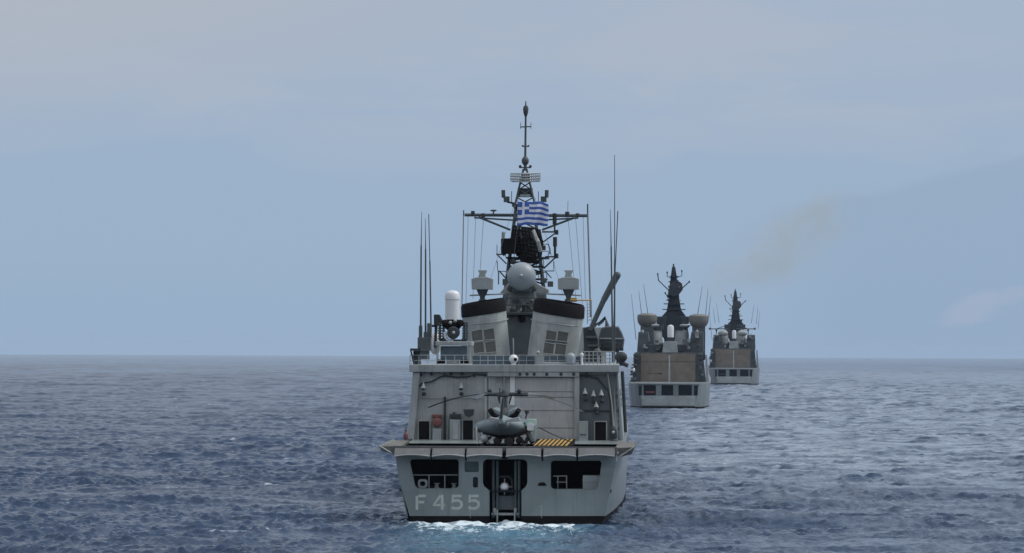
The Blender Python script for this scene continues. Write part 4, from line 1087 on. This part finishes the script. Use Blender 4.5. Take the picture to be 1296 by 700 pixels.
    mb = MB(); rect(mb, 763, 432, 772, 441, 39.2, 39.58); rect(mb, 775, 434, 783, 442, 39.2, 39.58); mb.build('outboard_gear', M['dark'], bo, bevel=.04)

    # ------------- national flag on its halyard
    fs = 66.0
    fl = fr.empty('national_flag'); tag(fl, 'blue and white striped flag with a white cross, flying before the dark mast radar', 'flag')
    nx, nz = 54, 36
    V = []
    for j in range(nz + 1):
        v = j / nz
        for i in range(nx + 1):
            u = i / nx
            px = 655.5 + 38.5 * u + 1.0 * math.sin(v * 3.1) * u - 1.0 * v
            py = 254.5 + 30.5 * v + u * 2.2 * (1 - v) + 1.1 * math.sin(u * 7.5 + v * 1.5) * (0.25 + u) + 0.5 * math.sin(u * 13 + 1)
            s_ = fs + .32 * math.sin(u * 8.0 + v * 2.2) * (.2 + u) + 0.12 * math.sin(u * 17 + v * 3)
            V.append(P(px, py, s_))
    Fc = []; mi = []
    for j in range(nz):
        for i in range(nx):
            u, v = (i + .5) / nx, (j + .5) / nz
            stripe = int(v * 9)
            white = stripe % 2 == 1
            if v < 5 / 9 and u < 10 / 27:
                cu, cv = u / (10 / 27), v / (5 / 9)
                white = abs(cu - .5) < .1 or abs(cv - .5) < .1
            o_ = j * (nx + 1) + i
            Fc.append((o_, o_ + 1, o_ + nx + 2, o_ + nx + 1)); mi.append(1 if white else 0)
    mb = MB(); mb.v = V; mb.f = Fc; mb.mi = mi
    co = mb.build('flag_cloth', [M['flagblue'], M['flagwhite']], fl, smooth=True)
    sol = co.modifiers.new('thick', 'SOLIDIFY'); sol.thickness = .01; sol.offset = 0
    mb = MB(); mb.tube([P(655, 246, fs), P(654.5, 286, fs), P(650, 330, fs + 1)], .02, 5); mb.build('halyard', M['mast'], fl)

    # ------------- helicopter on the flight deck, tail towards us
    he = fr.empty('helicopter'); tag(he, 'blue-grey naval helicopter parked on the frigate\'s flight deck, rotor blades drooping', 'helicopter')
    hb_ = lambda mb, n_, mat, par=he, **k: mb.build(n_, M[mat], par, **k)
    HC = 11.0
    c = P(638.5, 541, HC); zc = c[2]; xc = c[0]
    secs = []
    for s_, rx, rzt, rzb, dz_ in ((7.6, .5, .35, .3, .35), (8.2, 1.15, .6, .55, .15), (9.2, 1.75, .6, .5, 0), (10.5, 1.98, .66, .58, 0), (12.5, 1.75, .7, .7, 0), (14.5, 1.3, .65, .75, -.1), (16, .7, .4, .5, -.25), (16.7, .2, .1, .2, -.35)):
        ring = []
        for j in range(24):
            t = 2 * math.pi * j / 24; st_ = math.sin(t)
            ring.append((xc + rx * math.cos(t), s_, zc + dz_ + (rzt if st_ > 0 else rzb) * st_))
        secs.append(ring)
    hb_(MB().loft(secs), 'fuselage', 'heli', smooth=True)
    # engine cowling with twin exhausts
    for sgn in (-1, 1):
        mb = MB(); poly(mb, [(638.5 + sgn * 3, 534), (638.5 + sgn * 4, 520), (638.5 + sgn * 13, 516), (638.5 + sgn * 19, 518.5), (638.5 + sgn * 20.5, 526), (638.5 + sgn * 18, 534)], 9.4, 13.5)
        cw = hb_(mb, 'engine_cowling', 'heli', bevel=.12)
        mb = MB(); mb.tube([P(638.5 + sgn * 8, 528, 9.3), P(638.5 + sgn * 14, 525, 8.9), P(638.5 + sgn * 18, 519, 8.6)], .16, 10, r2=.17)
        hb_(mb, 'exhaust', 'black', cw, smooth=True)
    for sgn in (-1, 1):
        mb = MB(); a_ = 638.5
        poly(mb, [(a_ + sgn * 2.5, 534), (a_ + sgn * 2.5, 531.3), (a_ + sgn * 18.5, 527.6), (a_ + sgn * 20, 532), (a_ + sgn * 18, 533.6)], 4.6, 5.5)
        hb_(mb, 'tail_plane', 'bright', bevel=.02)
    # tail boom and fin
    mb = MB(); secs = []
    for s_, r_, z_ in ((8.2, .5, zc + .35), (6, .34, zc + .42), (4, .24, zc + .5), (3.2, .16, zc + .55)):
        secs.append([(xc + r_ * math.cos(2 * math.pi * j / 16), s_, z_ + r_ * math.sin(2 * math.pi * j / 16)) for j in range(16)])
    hb_(mb.loft(secs), 'tail_boom', 'heli', smooth=True)
    z1_ = P(640, 503, 3.4)[2]
    mb = MB(); mb.add([(xc - .1, 4.4, zc + .5), (xc + .1, 4.4, zc + .5), (xc + .1, 3.3, zc + .6), (xc - .1, 3.3, zc + .6), (xc + .12, 3.6, z1_), (xc + .22, 3.6, z1_), (xc + .22, 2.9, z1_), (xc + .12, 2.9, z1_)],
                      [(0, 1, 2, 3), (7, 6, 5, 4), (0, 4, 5, 1), (1, 5, 6, 2), (2, 6, 7, 3), (3, 7, 4, 0)])
    fin = hb_(mb, 'tail_fin', 'mast', bevel=.03)
    mb = MB(); tc_ = P(639, 501, 3.0); mb.tube([(tc_[0] - .35, 3.2, tc_[2]), (tc_[0] + .2, 3.2, tc_[2])], .07, 8); mb.box(tc_[0] - .42, tc_[0] - .36, 2.3, 4.1, tc_[2] - .09, tc_[2] + .09)
    mb.box(tc_[0] - .36, tc_[0] - .3, 3.1, 3.3, tc_[2] - .45, tc_[2] + .5); hb_(mb, 'tail_rotor', 'dark', fin)
    # rotor mast, hub, blades
    mb = MB(); zr = P(640, 499, HC)[2]; mb.lathe((xc, HC, zc + .7), (0, 0, 1), [(0, .55), (.35, .42), (.6, .16), (zr - zc - .7, .13)], 14)
    rh = hb_(mb, 'rotor_mast', 'mast', smooth=True)
    mb = MB(); mb.lathe((xc, HC, zr - .12), (0, 0, 1), [(0, .2), (.05, .34), (.2, .3), (.42, .1)], 14); mb.tube([(xc - 1.3, HC - .2, zr), (xc + 1.5, HC + .2, zr)], .13, 8)
    for sg in (-1, 1): mb.tube([(xc + sg * .3, HC, zr - .6), (xc + sg * .5, HC, zr + .1)], .05, 6); mb.ball((xc + sg * .95, HC, zr + .22), .14)
    hb_(mb, 'rotor_hub', 'dark', rh, smooth=True)
    def blade(tip, tip_s, nm, mat):
        a_ = Vector((xc + (1.2 if tip[0] > 640 else -1.2), HC, zr)); b_ = Vector(P(tip[0], tip[1], tip_s))
        n = 12; V = []; Fc = []
        side = Vector((-(b_ - a_).y, (b_ - a_).x, 0)).normalized()
        for k in range(n + 1):
            t = k / n; p_ = a_.lerp(b_, t); p_.z = a_.z + (b_.z - a_.z) * t ** 1.6 + .04 * math.sin(t * 3.1)
            w_ = .2
            V += [p_ + side * w_, p_ + Vector((0, 0, .035)), p_ - side * w_, p_ - Vector((0, 0, .035))]
        for k in range(n):
            for j in range(4): Fc.append((k * 4 + j, k * 4 + (j + 1) % 4, k * 4 + 4 + (j + 1) % 4, k * 4 + 4 + j))
        Fc += [(0, 1, 2, 3), (n * 4 + 3, n * 4 + 2, n * 4 + 1, n * 4)]
        hb_(MB().add(V, Fc), nm, mat, rh)
    blade((543, 515.5), 13.5, 'rotor_blade', 'dark'); blade((738, 521), 9.0, 'rotor_blade', 'dark')
    blade((699, 504), 16.5, 'rotor_blade', 'pale'); blade((600, 505), 6.5, 'rotor_blade', 'mast')
    # skids and belly gear
    for sgn in (-1, 1):
        mb = MB(); x_ = xc + sgn * 1.35
        mb.tube([(x_, 8.2, ZD + .1), (x_, 13.5, ZD + .1), (x_, 14.2, ZD + .35)], .1, 8)
        for s_ in (9.2, 12.4): mb.tube([(x_, s_, ZD + .1), (xc + sgn * .9, s_, zc - .6)], .07, 8)
        hb_(mb, 'skid', 'dark', smooth=True)
    mb = MB(); mb.lathe((xc + .35, 8.6, zc - .85), (0, 1, 0), [(0, .12), (.1, .3), (2.2, .32), (2.4, .2)], 16); mb.lathe((xc + 1.0, 8.9, zc - .8), (0, 1, 0), [(0, .1), (.1, .22), (2.2, .22)], 16); mb.lathe((xc - .4, 8.7, zc - .82), (0, 1, 0), [(0, .1), (.1, .24), (2.2, .25)], 16)
    hb_(mb, 'torpedo', 'brown', smooth=True)
    mb = MB(); mb.ball(P(613, 555, 8.3), .24); hb_(mb, 'sensor_ball', 'bright', smooth=True)
    mb = MB(); mb.tube([P(603, 541, 9), P(604.5, 562, 8.4)], .06, 8); mb.tube([P(609, 548, 9), P(619, 561, 8.4)], .09, 8); hb_(mb, 'lashing_strut', 'bright', smooth=True)
    mb = MB(); poly(mb, rrect(665, 530.5, 678.5, 539.5, 2), 8.6, 9.6); poly(mb, [(673, 540), (678.5, 540), (677.5, 556), (674.5, 552)], 8.7, 9.3); pod = hb_(mb, 'side_pod', 'heli2', bevel=.06)
    mb = MB(); poly(mb, rrect(667, 536.5, 675.5, 545, 2), 8.3, 8.59); hb_(mb, 'pod_cover', 'white', pod, bevel=.05)
    mb = MB(); mb.tube([P(668, 548, 8.5), P(674, 560, 8.2)], .17, 8); mb.tube([P(671, 549, 8.7), P(665, 560, 8.4)], .12, 8); hb_(mb, 'pod_strut', 'dark', pod, smooth=True)
    mb = MB(); mb.tube([P(667.5, 523.5, 9), P(666.5, 519.5, 9)], .14, 8); mb.tube([P(665, 530, 9), P(667, 523, 9)], .05, 6); hb_(mb, 'wind_sensor', 'dark', smooth=True)
    mb = MB(); mb.tube([P(682, 541, 9), P(698, 549, 11), P(722, 559, 14)], .035, 6); hb_(mb, 'tie_down_cable', 'dark')
    return S1
frigate()

# ------------------------------------------------------------------ the two frigates ahead
def far_frigate(cfg, label, drums, ref):
    """built in metres from measurements of the nearer of the two"""
    fr = Frame(*SHIP2); P, rect, poly = fr.P, fr.rect, fr.poly
    dst = Frame(*cfg)
    T = dst.empty('frigate'); tag(T, label, 'warship', None)
    def part(mb, name, mat, parent=T, **k): return mb.build(name, M[mat], parent, **k)
    ZD = 4.75
    st = [0.2, 2, 6, 12, 25, 45, 65, 85, 100, 110, 117]
    def half(s_):
        a = [0, 2, 6, 12, 30, 60, 80, 100, 110, 117]
        dk = [5.6, 6.3, 7.2, 7.7, 7.95, 7.8, 6.9, 4.6, 2.3, .2]
        wl = [4.9, 5.7, 6.7, 7.2, 7.6, 6.9, 5.6, 2.6, 1.0, .1]
        return float(np.interp(s_, a, dk)), float(np.interp(s_, a, wl))
    deckz = lambda s_: float(np.interp(s_, [0, 24, 117], [ZD, ZD, 7.5]))
    rings = side_strips(hull_sections(st, deckz, half, lambda zd: [0.35, 1.2, 2.4, 3.4, zd], .8))
    hl = part(MB().loft(rings), 'hull', 'far_hull')
    rb = side_strips(hull_sections(st, deckz, lambda s_: (half(s_)[0], half(s_)[1] + .01), lambda zd: [-1, 0, .35], .8))
    part(MB().loft(rb), 'boot_topping', 'black')
    # transom, near-black plates paint the shade of the openings across it
    cx = 846.2
    hs = [(x0, 487.5, x1, 500.5) for x0, x1 in ((814.5, 830), (837, 852), (858.5, 875.5))]
    mb = MB()
    poly(mb, [(812, 513.5), (880, 513.5), (885.2, 484.5), (807.2, 484.5)], -0.25, 0.15, [rrect(*h, 1) for h in hs])
    tr = part(mb, 'transom', 'far_hull')
    mb = MB(); rect(mb, 812, 500.8, 880, 513.5, -.28, -.253); part(mb, 'lower_panel', 'grey', tr)
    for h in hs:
        mb = MB(); poly(mb, rrect(*h, 1), .02, .12); part(mb, 'opening_shade', 'room', tr)
    mb = MB(); rect(mb, 817, 495, 828.5, 497.5, -.1, .0); part(mb, 'capstan', 'red' if drums else 'dark', tr)
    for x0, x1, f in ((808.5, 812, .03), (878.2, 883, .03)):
        mb = MB(); rect(mb, x0, 488, x1, 500.5, -.27, -.256); part(mb, 'opening_shade', 'room', tr)
    mb = MB(); poly(mb, [(798, 484), (895, 485), (895, 486.6), (798, 485.6)], -0.5, .2)
    dk = part(mb, 'deck_edge', 'bright')
    # flight deck is the hull top; hangar
    HS = 24.0
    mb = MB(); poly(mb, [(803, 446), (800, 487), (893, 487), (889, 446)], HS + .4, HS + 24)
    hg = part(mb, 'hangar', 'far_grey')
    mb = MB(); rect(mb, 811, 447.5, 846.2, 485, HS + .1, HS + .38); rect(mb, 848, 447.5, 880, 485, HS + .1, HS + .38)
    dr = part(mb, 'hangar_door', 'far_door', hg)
    mb = MB(); rect(mb, 846.2, 449, 848, 485, HS, HS + .36); part(mb, 'lineup_stripe', 'bright', dr)
    mb = MB(); rect(mb, 811, 457, 880, 457.7, HS + .04, HS + .098); part(mb, 'door_seam', 'far_grey', dr)
    if not drums:
        for k in range(16):
            mb = MB(); x = 813 + k * 4.2
            if abs(x - 847) < 2: continue
            rect(mb, x, 476, x + 1.2, 485, HS + .02, HS + .098); part(mb, 'door_rib', 'far_hull', dr)
    else:
        mb = MB(); mb.tube([P(819, 472, HS - 3), P(838, 473.5, HS - 3)], .06, 6); mb.tube([P(833, 472.5, HS - 3.1), P(838, 472.8, HS - 3.1)], .18, 8); part(mb, 'stowed_derrick', 'dark')
    # side galleries on the port side, bulwark
    rnd = random.Random(5 if drums else 9)
    for k in range(9):
        y = 448 + k * 4.2; x = 805 - k * .5 + rnd.uniform(-1.5, 1)
        mb = MB(); rect(mb, x - 3.5, y, x + 3, y + rnd.uniform(2, 4.2), HS - 1.5 + rnd.uniform(-1, 1), HS + 2.3); part(mb, 'deck_fitting', rnd.choice(['far_dark', 'far_grey', 'grey', 'mast']), bevel=.05)
    mb = MB(); mb.ball(P(802, 469, HS - 2), .4, .7, .7, 1.3); part(mb, 'liferaft_canister', 'white', smooth=True)
    for k in range(7):
        y = 447 + k * 5.2; x = 884 + rnd.uniform(-1, 3)
        mb = MB(); rect(mb, x, y, x + rnd.uniform(3, 6), y + rnd.uniform(2.5, 5), HS - .6 + rnd.uniform(-.5, .5), HS + 2.3); part(mb, 'deck_fitting', rnd.choice(['far_dark', 'far_grey', 'mast']), bevel=.05)
    mb = MB(); mb.prism([fr.xz(892.5, 449, HS), fr.xz(894.5, 449, HS), fr.xz(897.5, 486, HS), fr.xz(893.5, 486, HS)], HS + 2, HS + 26); part(mb, 'waist_plating', 'bright')  # bright tone paints the sky's reflection along the starboard waist
    # upper works
    US = 33.0
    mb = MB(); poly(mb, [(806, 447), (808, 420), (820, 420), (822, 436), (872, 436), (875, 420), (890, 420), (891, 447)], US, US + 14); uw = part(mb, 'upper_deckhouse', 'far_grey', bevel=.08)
    for k in range(26):
        x = rnd.uniform(807, 886); y = rnd.uniform(421, 443)
        if 840 < x < 857 and y < 432: continue
        if 822 < x < 870 and y < 433: y += 8
        w_ = rnd.uniform(1.5, 5); h_ = rnd.uniform(1.5, 5)
        mb = MB(); rect(mb, x, y, x + w_, y + h_, US - rnd.uniform(.5, 2), US - .01); part(mb, 'equipment_box', rnd.choice(['far_dark', 'far_grey', 'grey', 'mast', 'mast', 'pale']), uw, bevel=.05)
    # uptakes leaning outwards
    for sgn in (-1, 1):
        mb = MB(); secs = []
        for (xx, yy, hw) in ((cx + sgn * 14, 448, 9), (cx + sgn * 17, 430, 9), (cx + sgn * 17, 417, 8)):
            c = P(xx, yy, 45); r_ = fr.m(hw, 45)
            secs.append([(c[0] + r_ * math.cos(t), 45 + r_ * 1.1 * math.sin(t), c[2] + sgn * -.2 * r_ * math.cos(t)) for t in [2 * math.pi * j / 20 for j in range(20)]])
        fn = part(mb.loft(secs), 'funnel', 'grey', smooth=True)
        mb = MB(); secs2 = []
        for (yy, hw) in ((418.5, 8.4), (412, 9.2)):
            c = P(cx + sgn * 15, yy, 45); r_ = fr.m(hw, 45)
            secs2.append([(c[0] + r_ * math.cos(t), 45 + r_ * 1.1 * math.sin(t), c[2] + sgn * -.2 * r_ * math.cos(t)) for t in [2 * math.pi * j / 20 for j in range(20)]])
        part(mb.loft(secs2), 'soot_cap', 'far_dark', fn, smooth=True)
        mb = MB(); q = P(cx + sgn * (17 if sgn < 0 else 19), 412, 41); mb.ball(q, .42, 1.9, .6, .7); part(mb, 'antenna_dome', 'pale', smooth=True)
        mb = MB(); q = P(cx + sgn * 34.5 + 1.5, 420, 31); mb.ball(q, .34, .8, .8, 1.1); part(mb, 'satellite_dome', 'pale', smooth=True)
    mb = MB(); poly(mb, [(827, 411.5), (874, 411.5), (866, 421), (857, 428), (855, 440), (842, 440), (840, 428), (832, 421)], 50, 54); part(mb, 'exhaust_deck', 'far_dark', bevel=.1)
    # centre tower
    mb = MB(); poly(mb, [(838, 447), (840, 432), (856, 432), (858, 447)], US - 3, US); part(mb, 'gun_platform', 'grey', bevel=.05)
    c = P(848.7, 427, US - 2); mb = MB(); r_ = fr.m(4.2, US - 2); hh = fr.m(16, US - 2)
    mb.lathe((c[0], US - 2, c[2]), (0, 0, 1), [(0, r_), (hh * .8, r_), (hh * .94, r_ * .75), (hh, .05)], 20)
    gn = part(mb, 'close_in_gun', 'white', smooth=True)
    mb = MB(); mb.box(c[0] - .55, c[0] + .55, US - 2.6, US - 1.4, c[2] - .9, c[2] - .01); part(mb, 'gun_mount', 'far_dark', gn, bevel=.08)
    if drums:
        for px, py in ((819, 405.5), (884.3, 406.5)):
            a_ = P(px, py + 7.5, 44); r_ = fr.m(12.6, 44); hh = fr.m(16.5, 44)
            mb = MB(); mb.lathe((a_[0], 44, a_[2]), (0, 0, 1), [(0, r_ * .62), (hh * .12, r_ * .8), (hh * .35, r_ * .96), (hh * .6, r_), (hh * .84, r_ * .98), (hh * .9, r_ * .9), (hh, r_ * .5)], 28)
            d_ = part(mb, 'radar_drum', 'far_drum', smooth=True)
            mb = MB(); mb.box(a_[0] - 1.3, a_[0] + 1.3, 43, 45.5, 9, a_[2] + .05); part(mb, 'drum_pedestal', 'far_grey', d_, bevel=.06)
    else:
        for sgn in (-1, 1):
            mb = MB(); mb.tube([P(cx + sgn * 8, 408.5, 50), P(cx + sgn * 44, 409, 50)], .14, 8); mb.tube([P(cx + sgn * 10, 402, 50), P(cx + sgn * 30, 408.5, 50)], .1, 6)
            mb.ball(P(cx + sgn * 44, 408.5, 50), .35); ar = part(mb, 'boom_arm', 'mast', smooth=True)
            mb = MB(); mb.ball(P(cx + sgn * 31, 411, 50), .4, .8, .8, 1.2); mb.tube([P(cx + sgn * 31, 411, 50), P(cx + sgn * 31, 425, 50)], .14, 6); part(mb, 'boom_post', 'mast', ar, smooth=True)
            mb = MB(); mb.ball(P(cx + sgn * 19, 417, 40), 1.3, 1.2, .8, .7); part(mb, 'boat_canopy', 'grey', smooth=True)
    # mast
    MS = 58.0
    mx = 852.5
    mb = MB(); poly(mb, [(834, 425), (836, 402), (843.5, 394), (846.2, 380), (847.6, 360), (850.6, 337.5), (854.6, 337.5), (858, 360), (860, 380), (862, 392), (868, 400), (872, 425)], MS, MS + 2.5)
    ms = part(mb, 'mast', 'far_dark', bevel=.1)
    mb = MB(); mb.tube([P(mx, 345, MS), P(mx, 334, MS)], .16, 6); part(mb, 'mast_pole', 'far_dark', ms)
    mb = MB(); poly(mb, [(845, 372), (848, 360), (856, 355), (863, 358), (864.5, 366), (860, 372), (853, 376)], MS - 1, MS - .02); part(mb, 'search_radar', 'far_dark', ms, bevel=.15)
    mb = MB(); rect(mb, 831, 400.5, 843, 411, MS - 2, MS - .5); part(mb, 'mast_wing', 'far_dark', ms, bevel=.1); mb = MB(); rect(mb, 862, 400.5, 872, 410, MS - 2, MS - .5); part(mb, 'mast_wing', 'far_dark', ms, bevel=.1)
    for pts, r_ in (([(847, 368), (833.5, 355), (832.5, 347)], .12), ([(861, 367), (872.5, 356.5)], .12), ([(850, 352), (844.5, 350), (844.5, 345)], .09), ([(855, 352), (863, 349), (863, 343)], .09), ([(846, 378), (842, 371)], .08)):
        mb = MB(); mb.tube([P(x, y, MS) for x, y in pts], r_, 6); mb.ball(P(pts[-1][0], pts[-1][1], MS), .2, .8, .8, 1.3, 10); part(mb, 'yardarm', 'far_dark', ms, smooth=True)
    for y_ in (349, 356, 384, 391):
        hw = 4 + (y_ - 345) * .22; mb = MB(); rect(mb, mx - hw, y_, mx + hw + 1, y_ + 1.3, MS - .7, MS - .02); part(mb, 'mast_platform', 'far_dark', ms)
    for k in range(22):
        y = rnd.uniform(346, 404); hw = float(np.interp(y, [337, 360, 380, 394, 404], [3, 6, 7, 11, 17])); x = mx + rnd.choice((-1, 1)) * hw * rnd.uniform(.5, 1.15)
        mb = MB()
        if k % 2: rect(mb, x - 1, y, x + rnd.uniform(.6, 2.2), y + rnd.uniform(1, 4), MS - rnd.uniform(.5, 1.5), MS - .03); part(mb, 'equipment_box', rnd.choice(['far_dark', 'mast', 'far_grey']), ms, bevel=.05)
        else: mb.tube([P(mx, y + rnd.uniform(-4, 4), MS - .4), P(x + (x - mx) * .25, y, MS - .4)], .07, 5); part(mb, 'strut', 'far_dark', ms)
    # whips
    for a_, b_, s_ in (((805, 430), (799, 372), 30), ((812, 398), (808.5, 368), 44), ((820, 397), (814.5, 360), 44), ((883, 398), (889, 362), 44), ((893, 400), (896, 366), 44), ((896, 408), (899.5, 375), 32)):
        mb = MB(); mb.tube([P(*a_, s_), P(*b_, s_)], .07, 5, r2=.03); part(mb, 'whip_antenna', 'mast')
    # bridge and bow (hidden from astern)
    mb = MB(); mb.prism([(-6.5, 5.2), (6.5, 5.2), (5.8, 12.4), (-5.8, 12.4)], 60.6, 78); part(mb, 'bridge_block', 'far_grey', bevel=.1)
    mb = MB(); mb.ball((0, 96, 8.0), 1.7); mb.tube([(0, 97, 8.4), (0, 102, 9)], .16, 8); part(mb, 'gun_turret', 'grey', smooth=True)
    if not drums: T.scale = (1.08, 1.0, 1.12)
    return T
far_frigate(SHIP2, 'grey frigate steaming ahead of the nearest one, with two bulging drums beside its mast', True, None)
far_frigate(SHIP3, 'most distant grey frigate of the line, with long boom arms below its mast', False, None)

# ------------------------------------------------------------------ funnel smoke drifting to starboard
def smoke():
    fr = Frame(*SHIP3); c = fr.P(988, 312, 60)
    m = bpy.data.materials.new('funnel_smoke'); m.use_nodes = True; nt = m.node_tree; nt.nodes.clear()
    t = N(nt, 'ShaderNodeTexCoord')
    ln = N(nt, 'ShaderNodeVectorMath', operation='LENGTH'); LK(nt, t.outputs['Object'], ln.inputs[0])
    mp = N(nt, 'ShaderNodeMapping', ins={'Scale': (3.2, 1.4, 1.6)}); LK(nt, t.outputs['Object'], mp.inputs[0])
    ns = N(nt, 'ShaderNodeTexNoise', ins={'Scale': 1.1, 'Detail': 3.0, 'Roughness': 0.55, 'Distortion': 0.5}); LK(nt, mp.outputs[0], ns.inputs['Vector'])
    d = mth(nt, 'MULTIPLY', mapr(nt, ln.outputs['Value'], 1.0, 0.25), mapr(nt, ns.outputs[0], 0.32, 0.7))
    v = N(nt, 'ShaderNodeVolumePrincipled'); v.inputs['Color'].default_value = (0.66, 0.60, 0.44, 1)
    LK(nt, mth(nt, 'MULTIPLY', d, 0.034), v.inputs['Density'])
    o = N(nt, 'ShaderNodeOutputMaterial'); LK(nt, v.outputs[0], o.inputs['Volume'])
    mb = MB(); mb.ball((0, 0, 0), 1.0, n=24); ob = mb.build('smoke', m, None)
    L_ = fr.m(150, 60); W_ = fr.m(58, 60)
    ob.scale = (L_, 15.0, W_)
    ob.rotation_euler = (0, -R(33), 0)
    w = Vector((SHIP3[0], SHIP3[1], 0)) + Matrix.Rotation(-SHIP3[2], 3, 'Z') @ Vector(c)
    ob.location = w
    tag(ob, kind='stuff')
smoke()

# ------------------------------------------------------------------ haze
def haze():
    mb = MB(); mb.box(-15500, 15500, -15500, 15500, -40, 33.0)
    m = bpy.data.materials.new('sea_haze'); m.use_nodes = True; nt = m.node_tree; nt.nodes.clear()
    v = N(nt, 'ShaderNodeVolumePrincipled'); v.inputs['Density'].default_value = 0.00003; v.inputs['Color'].default_value = (0.62, 0.75, 0.92, 1)
    o = N(nt, 'ShaderNodeOutputMaterial'); LK(nt, v.outputs[0], o.inputs['Volume'])
    h = mb.build('haze', m); tag(h, kind='stuff'); h.display_type = 'WIRE'
haze()
